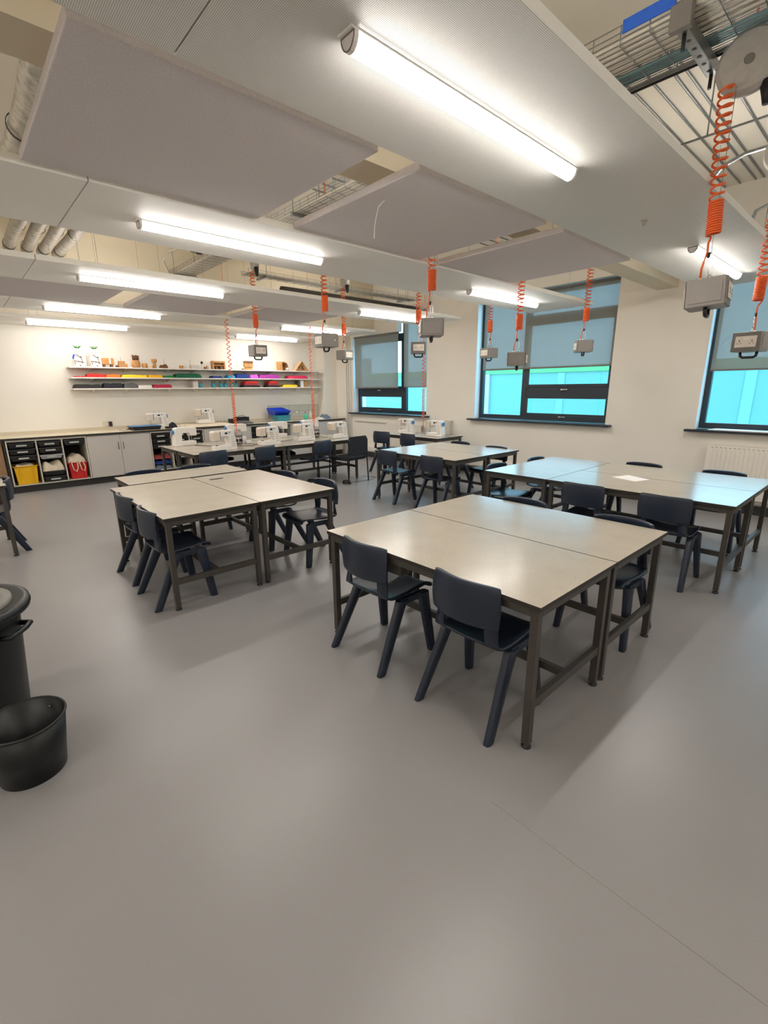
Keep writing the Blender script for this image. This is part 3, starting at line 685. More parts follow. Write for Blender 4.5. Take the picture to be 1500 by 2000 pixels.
for i, (x, y, rz, sc, lb) in enumerate(chairs):
    if i == 0: o = ch; o.location = (x, y, 0); o.rotation_euler = (0, 0, rz); o['label'] = lb; o['group'] = G
    else: o = dup(ch, (x, y, 0), rz, lb, G)
    o.scale = (sc, sc, sc)
# shell chairs on swivel post
def make_swivel(label, loc, rz):
    r = thing('swivel_chair', label, 'chair', loc, rz, 'swivel chairs at the sewing tables')
    def sf(u, v):
        p = seat_fn(u, v); return (p[0], p[1], p[2]+.03)
    def bf(u, v):
        p = back_fn(u, v); return (p[0]-.0, p[1], p[2]+.03)
    B().grid(sf, 12, 22, skip=lambda i, j: 16 <= j and 2 <= i <= 9).build('seat', 'navy_plastic', r, solid=.012, smooth=True)
    B().grid(bf, 12, 8).build('backrest', 'navy_plastic', r, solid=.02, smooth=True, offset=1)
    B().tube([(0, 0, .10), (0, 0, .30)], .028, 14).tube([(0, 0, .30), (0, 0, .44)], .018, 12).build('post', 'black_plastic', r)
    b_ = B()
    for k in range(5):
        a = 2*PI*k/5; b_.bar((0, 0, .10), (.27*math.cos(a), .27*math.sin(a), .065), .035, .03)
    b_.build('star_base', 'black_plastic', r, bevel=.004)
    for k in range(5):
        a = 2*PI*k/5; B().tube([(.27*math.cos(a)-.022*math.sin(a), .27*math.sin(a)+.022*math.cos(a), .028), (.27*math.cos(a)+.022*math.sin(a), .27*math.sin(a)-.022*math.cos(a), .028)], .028, 14).build('castor', 'black_plastic', r)
    return r
make_swivel('navy swivel chair in front of the sewing tables, left of the table joint', (3.48, 6.74, 0), PI/2+.2)
make_swivel('navy swivel chair in front of the sewing tables, right of the table joint', (4.60, 6.78, 0), PI/2+.15)
def make_office(label, loc, rz):
    r = thing('office_chair', label, 'chair', loc, rz, 'low black office chairs behind the sewing tables')
    B().box(-.22, .22, -.23, .23, .42, .48).build('seat', 'black_fabric', r, bevel=.02)
    B().box(-.25, -.21, -.19, .19, .52, .70).build('backrest', 'black_fabric', r, bevel=.015)
    B().bar((-.235, 0, .44), (-.235, 0, .56), .05, .02).bar((-.235, 0, .44), (-.1, 0, .43), .05, .02).build('back_bracket', 'black_plastic', r)
    B().tube([(0, 0, .09), (0, 0, .42)], .026, 12).build('post', 'black_plastic', r)
    b_ = B()
    for k in range(5):
        a = 2*PI*k/5+.3; b_.bar((0, 0, .11), (.28*math.cos(a), .28*math.sin(a), .065), .04, .035)
    b_.build('star_base', 'black_plastic', r, bevel=.005)
    for k in range(5):
        a = 2*PI*k/5+.3; B().tube([(.28*math.cos(a)-.02*math.sin(a), .28*math.sin(a)+.02*math.cos(a), .028), (.28*math.cos(a)+.02*math.sin(a), .28*math.sin(a)-.02*math.cos(a), .028)], .028, 12).build('castor', 'black_plastic', r)
make_office('low black office chair under the sewing tables, seen between the two middle front chairs', (4.62, 8.05, 0), -PI/2-.3)
make_office('low black office chair under the sewing tables, behind the leftmost front chair', (3.35, 8.15, 0), -PI/2+.3)
# padded visitor chair
r = thing('padded_chair', 'black padded chair with round-cornered back at the right end of the sewing tables', 'chair', (5.24, 6.74, 0), PI/2+.12)
B().box(-.22, .24, -.24, .24, .40, .46).build('seat', 'black_fabric', r, bevel=.025)
bk = B(); bk.prism([(-.24, .50), (.24, .50), (.245, .76), (.20, .83), (-.20, .83), (-.245, .76)], 'x', -.27, -.235); bk.build('backrest', 'black_fabric', r, bevel=.012)
for sy in (-1, 1):
    B().tube([(-.26, sy*.255, 0), (-.235, sy*.25, .44), (-.262, sy*.225, .78)], .012, 8).build('leg', 'black_plastic', r)
    B().tube([(.25, sy*.255, 0), (.22, sy*.25, .44), (-.235, sy*.25, .43)], .012, 8).build('leg', 'black_plastic', r)
simple('foot_pedal', B().hexa([(4.95, 6.52, 0), (5.07, 6.44, 0), (5.15, 6.58, 0), (5.02, 6.66, 0)], [(4.97, 6.54, .03), (5.06, 6.47, .03), (5.12, 6.57, .055), (5.03, 6.63, .055)]), 'cable_black', 'black foot pedal on the floor by the padded chair', 'pedal', bevel=.004)
simple('pedal_cord', B().tube([(5.12, 6.56, .01), (5.35, 6.52, .004), (5.6, 6.5, .004), (5.8, 6.62, .004), (5.72, 6.9, .004)], .003, 5), 'cable_black', 'thin black pedal cord lying on the floor by the padded chair', 'cord')

# ------------------------------------------------------------------ sewing machines
def make_machine():
    r = thing('sewing_machine', '', 'sewing machine')
    B().prism([(-.19, .165), (-.19, .275), (-.17, .30), (.13, .305), (.165, .29), (.20, .02), (.20, 0), (-.165, 0), (-.17, .075), (.075, .078), (.065, .195), (.045, .212), (-.06, .212), (-.075, .165)], 'y', -.065, .065).build('body', 'machine_white', r, bevel=.008)
    B().box(-.20, -.085, -.078, .05, .155, .285).build('head_cover', 'machine_cream', r, bevel=.012)
    B().box(-.165, .09, -.085, .075, .003, .072).build('free_arm_table', 'machine_white', r, bevel=.006)
    B().box(.085, .19, -.075, .075, .0, .03).build('base_plate', 'machine_white', r, bevel=.005)
    h = B().lathe([(.030, 0), (.036, .004), (.036, .018), (.028, .022)], (0, 0, 0), 24).build('hand_wheel', 'blue_plastic', r); h.matrix_local = Matrix.Translation((.183, 0, .235)) @ Matrix.Rotation(PI/2, 4, 'Y')
    B().box(0, .045, -.068, -.0655, .247, .275).build('display', 'display', r)
    B().box(-.083, -.074, -.069, -.06, .17, .29).build('thread_slot', 'grey_dark', r)
    B().tube([(-.13, -.02, .157), (-.13, -.02, .085)], .004, 8).box(-.145, -.115, -.04, 0, .078, .088).build('needle_bar', 'chrome', r)
    bt = B()
    for k in range(5): bt.box(.10+.008*k*.5, .155+.003*k, -.0665, -.065, .20-.035*k, .205-.035*k)
    bt.build('stitch_chart', 'grey_dark', r)
    B().tube([(-.03, .02, .30), (-.03, .02, .35)], .002, 6).tube([(.06, .02, .30), (.06, .02, .34)], .002, 6).build('spool_pins', 'galv', r)
    B().tube([(.08, -.067, .27), (.08, -.072, .27)], .010, 12).build('dial', 'grey_dark', r)
    return r
mc = make_machine()
machines = [
 (3.03, 7.02, TH, .12, 'white sewing machine at the front left of the sewing tables'),
 (3.88, 7.16, TH, .05, 'white sewing machine in the front row, left of the table joint'),
 (4.66, 7.28, TH, -.02, 'white sewing machine in the front row, right of the table joint'),
 (5.36, 7.20, TH, .0, 'white sewing machine at the right end of the sewing tables'),
 (2.84, 8.12, TH, PI+.1, 'white sewing machine seen from behind with blue wheel, back row far left'),
 (3.78, 8.18, TH, PI, 'white sewing machine seen from behind, back row second from left'),
 (4.62, 8.14, TH, PI, 'white sewing machine seen from behind, back row third from left'),
 (5.32, 8.10, TH, PI, 'white sewing machine seen from behind, back row far right'),
 (6.86, 6.86, TH, -PI/2, 'white sewing machine with blue wheel under the window, left one of two'),
 (6.86, 6.06, TH, -PI/2, 'white sewing machine with blue wheel under the window, right one of two'),
 (3.03, 10.08, .91, 0, 'white sewing machine on the back counter beside the blue tray'),
 (4.00, 10.12, .96, 0, 'white sewing machine on the back counter standing on draped cloth'),
]
for i, (x, y, z, rz, lb) in enumerate(machines):
    if i == 0: o = mc; o.location = (x, y, z); o.rotation_euler = (0, 0, rz); o['label'] = lb; o['group'] = 'white sewing machines'
    else: dup(mc, (x, y, z), rz, lb, 'white sewing machines')
# socket towers fed by the hanging cords
for (x, y, lb) in ((3.52, 7.62, 'grey socket box with black plugs standing on the left sewing tables'), (5.10, 7.62, 'grey socket box with black plugs standing on the right sewing tables')):
    r = thing('socket_box', lb, 'power box', (x, y, TH))
    B().box(-.085, .085, -.07, .07, 0, .16).build('enclosure', 'grey_dark', r, bevel=.005)
    B().box(-.065, .065, -.077, -.0705, .035, .12).build('socket_plate', 'socket_white', r, bevel=.003)
    for sx in (-.035, .035): B().box(sx-.02, sx+.02, -.115, -.0775, .055, .10).build('plug', 'cable_black', r, bevel=.006)
    B().tube([(-.035, -.11, .06), (-.04, -.16, .02), (-.2, -.22, .006), (-.35, -.30, .006)], .004, 5).tube([(.035, -.11, .06), (.05, -.18, .02), (.2, -.25, .006), (.26, -.38, .006)], .004, 5).build('flex', 'cable_black', r)
simple('white_plug_pack', B().box(3.68, 3.78, 7.58, 7.66, TH, TH+.05), 'machine_white', 'small white box on the sewing tables beside the left socket box', 'box', bevel=.008)
simple('power_lead', B().tube([(2.95, 8.0, TH+.004), (3.1, 7.7, TH+.004), (3.2, 7.55, TH+.004), (3.45, 7.35, TH+.004), (3.6, 7.2, TH+.004), (3.7, 7.25, TH+.02)], .004, 5), 'cable_black', 'black lead lying across the left sewing tables', 'cable')
simple('power_lead', B().tube([(4.0, 7.35, TH+.004), (4.25, 7.5, TH+.004), (4.4, 7.45, TH+.004), (4.5, 7.4, TH+.02)], .004, 5), 'cable_black', 'black lead lying across the right sewing tables', 'cable')
simple('power_lead', B().tube([(6.86, 5.85, TH+.05), (6.84, 5.79, TH+.02), (6.9, 5.75, TH+.004), (6.95, 5.68, TH-.05), (6.95, 5.67, .3), (6.95, 5.7, .05)], .004, 5), 'cable_black', 'black lead trailing off the end of the small window table', 'cable')

# ------------------------------------------------------------------ counter along the back wall
CY = 9.74; CT = .88
def open_unit(xs, label):
    r = thing('tray_unit', label, 'storage unit', (xs[0], CY, 0)); w = xs[-1]-xs[0]
    p = B(); p.box(0, w, .02, .68, .115, .133)
    for x in xs: x -= xs[0]; x = min(max(x, .009), w-.009); p.box(x-.009, x+.009, 0, .68, .133, CT-.03)
    p.box(0, w, .0, .02, CT-.03, CT-.001)
    p.build('carcass', 'cabinet_edge', r)
    B().box(0, w, .66, .68, .133, CT-.031).build('back_panel', 'cabinet_dark', r)
    B().box(0, w, .05, .07, 0, .1149).build('plinth', 'cabinet_dark', r)
    return r
def cupboard(x0, x1, splits, label):
    r = thing('base_cupboard', label, 'cupboard', (x0, CY, 0)); w = x1-x0
    B().box(.001, w-.001, .02, .68, .115, CT-.001).build('body', 'cabinet', r)
    B().box(0, w, .05, .07, 0, .1149).build('plinth', 'cabinet_dark', r)
    e = [x0]+splits+[x1]
    for i in range(len(e)-1):
        a, b_ = e[i]-x0+.002, e[i+1]-x0-.002
        d_ = B().box(a, b_, 0, .0185, .12, CT-.015).build('door', 'cabinet', r, bevel=.0015)
        hx = b_-.04 if i % 2 == 0 else a+.04
        B().tube([(hx, -.001, .60), (hx, -.022, .605), (hx, -.022, .725), (hx, -.001, .73)], .005, 6).build('handle', 'cable_black', d_)
    return r
open_unit([.56, .965, 1.33, 1.695], 'open tray storage unit with yellow and red bins, left end of the back counter')
B_side = simple('end_panel', B().box(.525, .556, CY+.03, YB-.03, 0, CT-.001), 'cabinet_dark', 'dark end panel at the left end of the back counter', 'panel')
cupboard(1.70, 2.755, [2.235], 'pale grey double-door cupboard at the left of the back counter')
open_unit([2.76, 3.15, 3.50, 3.80], 'open tray storage unit with black trays behind the left sewing machines')
cupboard(3.81, 4.85, [4.33], 'pale grey cupboard behind the sewing machines, middle of the back counter')
open_unit([4.855, 5.28, 5.68, 5.90], 'open tray storage unit behind the right sewing machines')
cupboard(5.905, 7.42, [6.40, 6.70], 'pale blue-grey cupboard run under the sink in the corner')
wt = thing('worktop', 'long beige worktop along the shelf wall', 'worktop', (0, 0, 0))
B().box(.50, 7.16, CY-.03, YB-.002, CT, .912, 0, top=1).box(7.161, 7.49, CY-.03, 10.085, CT, .912, 0, top=1).build('worktop_slab', ['laminate_edge', 'worktop'], wt)
B().box(.50, 7.16, YB-.02, YB-.002, .9125, .97).build('upstand', 'worktop', wt)
simple('wooden_cupboard', B().box(-.6, .515, 9.80, 10.43, 0, .84), 'brown_board', 'brown wooden board unit left of the back counter', 'cupboard', bevel=.004)
simple('tiled_splashback', B().box(5.70, 7.16, YB-.012, YB-.001, .975, 1.26), 'tile', 'pale tiled splashback behind the sink', 'tiles')
sg = B()
for i in range(6): sg.box(5.70+i*.29-.002, 5.70+i*.29+.002, YB-.0135, YB-.0122, .975, 1.262)
sg.box(5.70, 7.16, YB-.0135, YB-.0122, 1.258, 1.263).box(5.70, 7.16, YB-.0135, YB-.0122, 1.115, 1.119)
simple('tile_trim', sg, 'grey_dark', 'dark joints and edge strip of the tiled splashback', 'tiles')

# trays and bins
def tray(x0, x1, z0, z1, mt, label, lab=True):
    r = thing('storage_tray', label, 'tray', ((x0+x1)/2, CY, z0), 0, 'storage trays in the back counter'); h = (x1-x0)/2; H = z1-z0
    B().hexa([(-h+.03, .04, 0), (h-.03, .04, 0), (h-.03, .45, 0), (-h+.03, .45, 0)], [(-h+.012, .012, H), (h-.012, .012, H), (h-.012, .5, H), (-h+.012, .5, H)]).box(-h+.005, h-.005, .0, .02, H-.018, H).build('tray_body', mt, r, bevel=.004)
    if lab: B().box(-.07, .07, .002, .012, H*.35, H*.35+.026).build('label_holder', 'tray_label', r)
bays = [(.575, .955), (.98, 1.32), (1.345, 1.68), (2.775, 3.138), (3.165, 3.488), (3.515, 3.79), (4.87, 5.265), (5.295, 5.665)]
blab = ['first bay from the left', 'second bay from the left', 'third bay, above the red bin', 'bay beside the double cupboard', 'bay behind the first machine', 'bay just right of that', 'bay behind the machines right of centre', 'bay near the sink']
cont = {0: [.74, .635, .53], 1: [.74, .635, .14], 2: [.74], 3: [.74, .64, .54], 4: [.74, .64, .54, .44, .3], 5: [.74, .64, .54, .44, .3], 6: [.74, .64, .54, .44], 7: [.74, .6]}
ordn = ['top', 'second', 'third', 'fourth', 'fifth']
for i, zs in cont.items():
    for k, z in enumerate(zs):
        if i == 1 and z == .14: tray(*bays[i], .136, .225, 'tray_black', 'black storage tray at the bottom of the second bay from the left'); tray(*bays[i], .24, .32, 'tray_black', 'black storage tray without label, second from the bottom of the second bay', False)
        else: tray(*bays[i], z, z+.09, 'tray_black', 'black storage tray, %s one in the %s' % (ordn[k], blab[i]))
tray(.98, 1.32, .53, .60, 'tray_clear', 'clear plastic storage tray in the second bay from the left')
def binn(x0, x1, z0, z1, mt, label):
    r = thing('storage_bin', label, 'bin', ((x0+x1)/2, CY+.01, z0)); h = (x1-x0)/2; H = z1-z0
    b_ = B(); bo = [(-h+.04, .03, 0), (h-.04, .03, 0), (h-.04, .40, 0), (-h+.04, .40, 0)]; tp = [(-h+.02, .005, H), (h-.02, .005, H), (h-.02, .42, H), (-h+.02, .42, H)]
    iv = [b_.vert(p) for p in bo+tp]; b_.face((iv[3], iv[2], iv[1], iv[0]))
    for a, c in ((0, 1), (1, 2), (2, 3), (3, 0)): b_.face((iv[a], iv[c], iv[c+4], iv[a+4]))
    b_.build('bin_body', mt, r, solid=.006)
    B().tube([(-h+.01, -.005, H), (h-.01, -.005, H), (h-.01, .43, H), (-h+.01, .43, H)], .009, 4, closed=True).box(-h*.55, -h*.5, -.008, .01, H*.3, H).box(h*.5, h*.55, -.008, .01, H*.0+.02, H).build('bin_rim', mt, r)
binn(.59, .94, .136, .44, 'yellow', 'tall yellow plastic bin at the bottom left of the back counter')
binn(1.355, 1.665, .136, .42, 'red', 'tall red plastic bin with a cloth bag hanging out')
def lump(x0, x1, y0, y1, z0, z1, seed, n=10, flat=.72):
    rnd = random.Random(seed); ph = [rnd.random()*6 for _ in range(6)]; b_ = B()
    def f(u, v):
        x = x0+(x1-x0)*u; y = y0+(y1-y0)*v; e = min(u, 1-u, v, 1-v)*6; e = min(1, e)**.5
        hh = (z1-z0)*(flat+(1-flat)*(.5*math.sin(u*9+ph[0]+v*3)+.4*math.sin(v*11+ph[1]+u*5))); return (x, y, z0+hh*(e if flat < .8 else min(1, e*1.6)))
    b_.grid(f, n*2, n); b_.grid(lambda u, v: (x0+(x1-x0)*u, y0+(y1-y0)*v, z0), 1, 1); return b_
simple('fabric_scraps', lump(.62, .91, 9.79, 10.1, .40, .49, 1), 'cloth', 'pale fabric scraps heaped in the yellow bin', 'fabric')
simple('cloth_bundle', lump(.99, 1.31, 9.76, 10.1, .322, .50, 2), 'cloth', 'beige folded cloth bundle in the second bay from the left', 'fabric')
simple('cloth_bundle', lump(1.37, 1.65, 9.79, 10.1, .40, .58, 3), 'cloth', 'pink and cream cloth bundle heaped above the red bin', 'fabric')
tb = thing('tote_bag_handles', 'cream tote bag handles hanging over the front of the red bin', 'bag', (1.50, CY, .42))
B().tube([(-.08, .05, .02), (-.085, -.015, -.01), (-.07, -.022, -.11), (-.03, -.022, -.15), (.0, -.022, -.08), (.0, -.015, .0), (.0, .05, .02)], .009, 6).tube([(.02, .05, .02), (.03, -.015, 0), (.05, -.024, -.12), (.09, -.024, -.15), (.11, -.022, -.08), (.09, -.015, 0), (.08, .05, .02)], .009, 6).build('strap', 'cloth', tb)
for i in range(3): simple('textile_pile', lump(2.79, 3.12, 9.77, 10.1, .136+.10*i, .23+.10*i, 20+i), ['denim', 'navy_f', 'brownred_f'][i], ['blue-grey folded textile at the bottom of the bay beside the double cupboard', 'navy folded textile in the middle of the pile in the bay beside the double cupboard', 'reddish folded textile on top of the pile in the bay beside the double cupboard'][i], 'fabric')

# things on the counter
r = thing('shallow_tray', 'black shallow tray with a bright blue sheet on top, on the back counter', 'tray', (2.74, 9.93, .912))
B().hexa([(-.22, -.13, 0), (.24, -.13, 0), (.24, .16, 0), (-.22, .16, 0)], [(-.27, -.16, .07), (.27, -.16, .07), (.27, .19, .07), (-.27, .19, .07)]).build('tray_body', 'black_plastic', r, bevel=.005)
B().box(-.26, .26, -.15, .18, .0705, .078).build('blue_sheet', 'blue_plastic', r)
r = thing('double_socket', 'white double wall socket with a black adaptor above the counter', 'socket', (2.22, YB-.001, 1.03))
B().box(-.075, .075, -.01, 0, -.045, .045).build('socket_plate', 'socket_white', r, bevel=.003)
B().box(.02, .075, -.06, -.0105, -.05, .04).build('adaptor', 'cable_black', r, bevel=.008)
simple('hand_tools', B().tube([(2.36, 9.95, .925), (2.50, 9.98, .94)], .012, 8).tube([(2.30, 10.0, .93), (2.42, 9.92, .93)], .008, 8), 'chrome', 'small metal tool lying left of the blue-topped tray', 'tool')
simple('draped_cloth', lump(3.30, 4.55, 9.76, 10.25, .912, .965, 5, 16), 'cloth', 'cream cloth spread over the back counter under a sewing machine', 'cloth')
simple('foot_pedal', B().box(3.10, 3.19, 9.78, 9.90, .912, .955), 'cable_black', 'black foot pedal on the counter in front of the sewing machine', 'pedal', bevel=.01)
simple('black_bag', lump(3.22, 3.34, 9.85, 10.1, .912, 1.03, 8), 'black_fabric', 'crumpled black bag beside the draped cloth', 'bag')
r = thing('spool_rack', 'thin metal rod rack standing behind the draped cloth', 'rack', (4.42, 10.25, .912))
g = B(); g.box(-.16, .16, -.03, .03, 0, .02)
for i in range(5): g.tube([(-.14+.07*i, 0, .02), (-.15+.075*i, 0, .15+.02*(i % 2))], .003, 5)
g.build('rods', 'galv', r)
simple('black_case', B().box(4.72, 5.0, 10.05, 10.25, .912, 1.05).tube([(4.78, 10.15, 1.05), (4.82, 10.15, 1.08), (4.92, 10.15, 1.08), (4.95, 10.15, 1.05)], .006, 6), 'black_fabric', 'black soft case with handle on the back counter', 'case', bevel=.008)
simple('cartridge_stack', B().box(4.56, 4.69, 10.1, 10.2, .912, 1.02), 'cable_black', 'dark small crate left of the black case', 'crate', bevel=.006)
simple('folded_cloth', lump(4.58, 4.98, 9.78, 10.02, .912, .99, 9), 'grey_f', 'dark folded cloth on the counter in front of the black case', 'cloth')
simple('tool_tray', B().box(5.05, 5.6, 9.9, 10.2, .912, .925), 'steel_sink', 'flat metal tray on the counter left of the blue boxes', 'tray', bevel=.004)
def openbox(name, x0, x1, y0, y1, z0, z1, mt, label, cat, tilt=0):
    b_ = B(); e = .03
    bo = [(x0+e, y0+e, z0), (x1-e, y0+e, z0), (x1-e, y1-e, z0), (x0+e, y1-e, z0)]; tp = [(x0, y0-tilt, z1-tilt*1.2), (x1, y0-tilt, z1-tilt*1.2), (x1, y1, z1), (x0, y1, z1)]
    iv = [b_.vert(p) for p in bo+tp]; b_.face((iv[3], iv[2], iv[1], iv[0]))
    for a, c in ((0, 1), (1, 2), (2, 3), (3, 0)): b_.face((iv[a], iv[c], iv[c+4], iv[a+4]))
    return simple(name, b_, mt, label, cat, solid=.006)
openbox('stacking_box', 5.62, 5.98, 9.86, 10.15, .912, 1.055, 'teal_plastic', 'teal plastic box on the counter under the deep blue one', 'box')
openbox('stacking_box', 5.56, 5.98, 9.90, 10.25, 1.058, 1.22, 'deep_blue', 'deep blue open-front plastic box stacked on the teal one', 'box', .06)
simple('sink', B().box(6.08, 6.62, 9.90, 10.25, .912, .92), 'steel_sink', 'steel sink and drainer in the back counter', 'sink', bevel=.003)
simple('tap', B().tube([(6.20, 10.28, .92), (6.20, 10.28, 1.02), (6.26, 10.2, 1.09), (6.34, 10.08, 1.11)], .012, 8).tube([(6.12, 10.28, .92), (6.12, 10.28, .98)], .02, 8), 'chrome', 'chrome tap over the sink', 'tap')
r = thing('soap_bottle', 'green soap bottle with pump beside the sink', 'bottle', (6.56, 10.12, .92))
B().lathe([(.036, 0), (.04, .01), (.04, .09), (.03, .115), (.012, .125), (.012, .14)], (0, 0, 0), 20).build('bottle_body', 'soap_green', r)
B().tube([(0, 0, .14), (0, 0, .165)], .006, 8).box(-.03, .01, -.008, .008, .165, .175).build('pump', 'black_plastic', r)
simple('cleaning_bottle', B().lathe([(.03, 0), (.03, .12), (.012, .16), (.012, .2)], (6.72, 10.15, .912), 16), 'machine_white', 'white bottle to the right of the green soap', 'bottle')
simple('denim_pile', lump(6.92, 7.14, 9.85, 10.05, .912, 1.04, 12), 'denim', 'crumpled blue-grey cloth at the corner end of the counter', 'cloth')
simple('pink_cloth', lump(6.74, 6.91, 9.80, 10.0, .912, .97, 13), 'white_f', 'pinkish cloth beside the crumpled blue-grey one', 'cloth')

# ------------------------------------------------------------------ shelves
SY0, SY1 = 10.12, YB-.001
SZ = [2.075, 1.89, 1.695]
sl = ['top white wall shelf with craft models', 'middle white wall shelf with coloured fabrics', 'bottom white wall shelf with black fabric and pencil pots']
for z, lb in zip(SZ, sl):
    r = thing('wall_shelf', lb, 'shelf', (0, 0, z)); B().box(1.70, 7.08, SY0, SY1, -.022, 0).build('shelf_board', 'machine_white', r, bevel=.002)
    for i, x in enumerate((2.05, 2.62, 3.42, 3.95, 4.45, 5.15, 5.75, 6.5)):
        B().prism([(SY1-.004, -.0225), (SY0+.06, -.0225), (SY0+.06, -.032), (SY1-.004, -.085)], 'x', x-.004, x+.004).build('shelf_bracket', 'machine_white', r)
for iu, x in enumerate((2.05, 2.62, 3.42, 3.95, 4.45, 5.15, 5.75, 6.5)):
    g = B().box(x-.010, x+.010, SY1-.0035, SY1, SZ[0]+.001, 2.27)
    for k in range(6): g.box(x-.005, x+.005, SY1-.0045, SY1-.0036, SZ[0]+.03+.03*k, SZ[0]+.042+.03*k, 1)
    tag(g.build('shelf_upright', ['machine_white', 'grey_dark']), 'white slotted upright rising above the top shelf, %s from the left' % ORD[iu], 'shelf upright', 'slotted shelf uprights')
def folded(x0, x1, z0, z1, mt, label, seed):
    simple('folded_fabric', lump(x0, x1, SY0+.015, SY0+.25, z0, z1, seed, 10, .88), mt, label, 'fabric', 'folded fabrics on the wall shelves')
F = [(1.95, 2.255, 1, .070, 'red_f', 'red folded fabric on the middle shelf, first from the left'), (2.26, 2.51, 1, .065, 'orange_f', 'orange folded fabric on the middle shelf'),
 (2.52, 2.99, 1, .06, 'yellow_f', 'yellow folded fabric on the middle shelf'), (3.0, 3.27, 1, .06, 'gold_f', 'gold folded fabric on the middle shelf'),
 (3.275, 3.50, 1, .05, 'green_f', 'bright green folded fabric on the middle shelf'), (3.51, 4.06, 1, .095, 'dgreen_f', 'dark green folded fabric on the middle shelf'),
 (4.28, 4.50, 1, .05, 'navy_f', 'thin blue folded fabric on the middle shelf, left of the cyan one'), (4.63, 4.80, 1, .07, 'cyan_f', 'cyan folded fabric on the middle shelf'),
 (4.82, 5.14, 1, .105, 'navy_f', 'navy folded fabric on the middle shelf, right of the cyan one'), (5.15, 5.36, 1, .09, 'violet_f', 'pale violet folded fabric on the middle shelf'), (5.37, 5.92, 1, .10, 'magenta_f', 'magenta folded fabric on the middle shelf'),
 (6.14, 6.71, 1, .08, 'pink_f', 'pink and red folded fabric at the right end of the middle shelf'), (1.75, 1.94, 1, .02, 'red_f', 'thin dark red fabric at the left end of the middle shelf'),
 (1.72, 2.18, 2, .075, 'black_f', 'black folded fabric at the left end of the bottom shelf'), (2.19, 2.53, 2, .095, 'black2_f', 'blue-black folded fabric on the bottom shelf'),
 (2.54, 2.78, 2, .095, 'grey_f', 'charcoal folded fabric on the bottom shelf'), (2.79, 3.05, 2, .06, 'white_f', 'white folded fabric on the bottom shelf'),
 (3.06, 3.43, 2, .07, 'crimson_f', 'crimson folded fabric on the bottom shelf'), (5.99, 6.40, 2, .065, 'yellow_f', 'bright yellow folded fabric on the bottom shelf')]
for i, (a, b_, s_, h, mt, lb) in enumerate(F): folded(a, b_, SZ[s_]+.0005, SZ[s_]+h, mt, lb, 40+i)
# bottom shelf pots, boxes, books
z = SZ[2]+.0005
for i, (a, b_) in enumerate(((3.98, 4.08), (4.26, 4.37), (4.43, 4.53), (4.54, 4.63), (4.685, 4.79), (4.795, 4.87))):
    cx = (a+b_)/2; rr = (b_-a)/2*.95; r = thing('pencil_pot', 'teal pot of pens on the bottom shelf, %s from the left' % ['first, with red tops', 'second', 'third', 'fourth', 'fifth', 'sixth'][i], 'pot', (cx, 10.22, z), 0, 'teal pencil pots')
    B().lathe([(rr*.85, 0), (rr, .095), (rr*.9, .095), (rr*.8, .01)], (0, 0, 0), 16).build('pot_body', 'teal_plastic', r)
    g = B()
    for k in range(6): a_ = k*1.1+i; g.tube([(rr*.4*math.cos(a_), rr*.4*math.sin(a_), .012), (rr*.65*math.cos(a_), rr*.65*math.sin(a_), .13+.01*(k % 3))], .005, 5)
    g.build('pens', 'red_f' if i == 0 else 'wood_dark', r)
simple('white_carton', B().box(3.86, 3.96, 10.15, 10.3, z, z+.13), 'white_f', 'upright white carton on the bottom shelf beside the first pencil pot', 'box', bevel=.002)
for k, (x0, x1) in enumerate(((4.98, 5.38), (5.58, 5.91))):
    for j in range(3):
        simple('folder', B().box(x0+.02*j, x1-.03*j, 10.14, 10.36, z+.045*j, z+.043+.045*j), ['black_f', 'brownred_f', 'red_f'][j], '%s %s on the bottom shelf' % (['dark box file at the base', 'dull red box file in the middle', 'red and white box file on top'][j], ['of the left stack', 'of the right stack'][k]), 'box file', 'box files on the bottom shelf', bevel=.003)
for j, (x0, x1, mt, lb) in enumerate(((6.42, 6.47, 'grey_f', 'grey upright book at the right of the bottom shelf'), (6.48, 6.57, 'paper', 'white upright book with black print at the right of the bottom shelf'), (6.59, 6.69, 'carton', 'brown upright book, last on the bottom shelf'))):
    simple('book', B().box(x0, x1, 10.15, 10.32, z, z+.155), mt, lb, 'book', bevel=.002)
# top shelf craft models
z = SZ[0]+.0005
def crown(x, lb, blue):
    r = thing('planter_model', lb, 'model', (x, 10.24, z))
    B().prism([(-.085, 0), (.09, 0), (.10, .10), (.085, .20), (.05, .24), (-.05, .24), (-.085, .18), (-.095, .08)], 'y', -.05, .05).build('body', 'machine_white', r, bevel=.015)
    B().lathe([(.045, .235), (.055, .31), (.045, .31), (.04, .25)], (0, 0, 0), 16).build('pot', 'paper', r)
    B().tube([(-.07, -.055, .04), (-.085, -.055, .10), (-.02, -.057, .09), (.04, -.057, .08), (.03, -.057, .15), (-.02, -.057, .19), (-.05, -.055, .21)], .006, 6).build('cord_trim', 'wood_dark', r)
    g = B()
    for k in range(7): a = k*.9; g.tube([(.02*math.cos(a), .02*math.sin(a), .30), (.035*math.cos(a), .035*math.sin(a), .335), (.075*math.cos(a), .06*math.sin(a), .36+.01*(k % 2))], [.006, .008, .002], 5)
    g.build('leaves', 'green_leaf', r)
    g = B()
    for (px, pz) in ((.0, .02), (.045, .07), (.03, .17)): g.tube([(px, -.051, pz), (px, -.06, pz)], .010, 10)
    g.build('buttons', 'cable_black', r)
    if blue: B().prism([(-.095, .12), (-.06, .20), (-.085, .21), (-.11, .14)], 'y', -.056, -.04).build('blue_patch', 'deep_blue', r)
crown(1.885, 'white planter model with green leaves and a blue patch, leftmost on the top shelf', True)
crown(2.15, 'white planter model with green leaves, second on the top shelf', False)
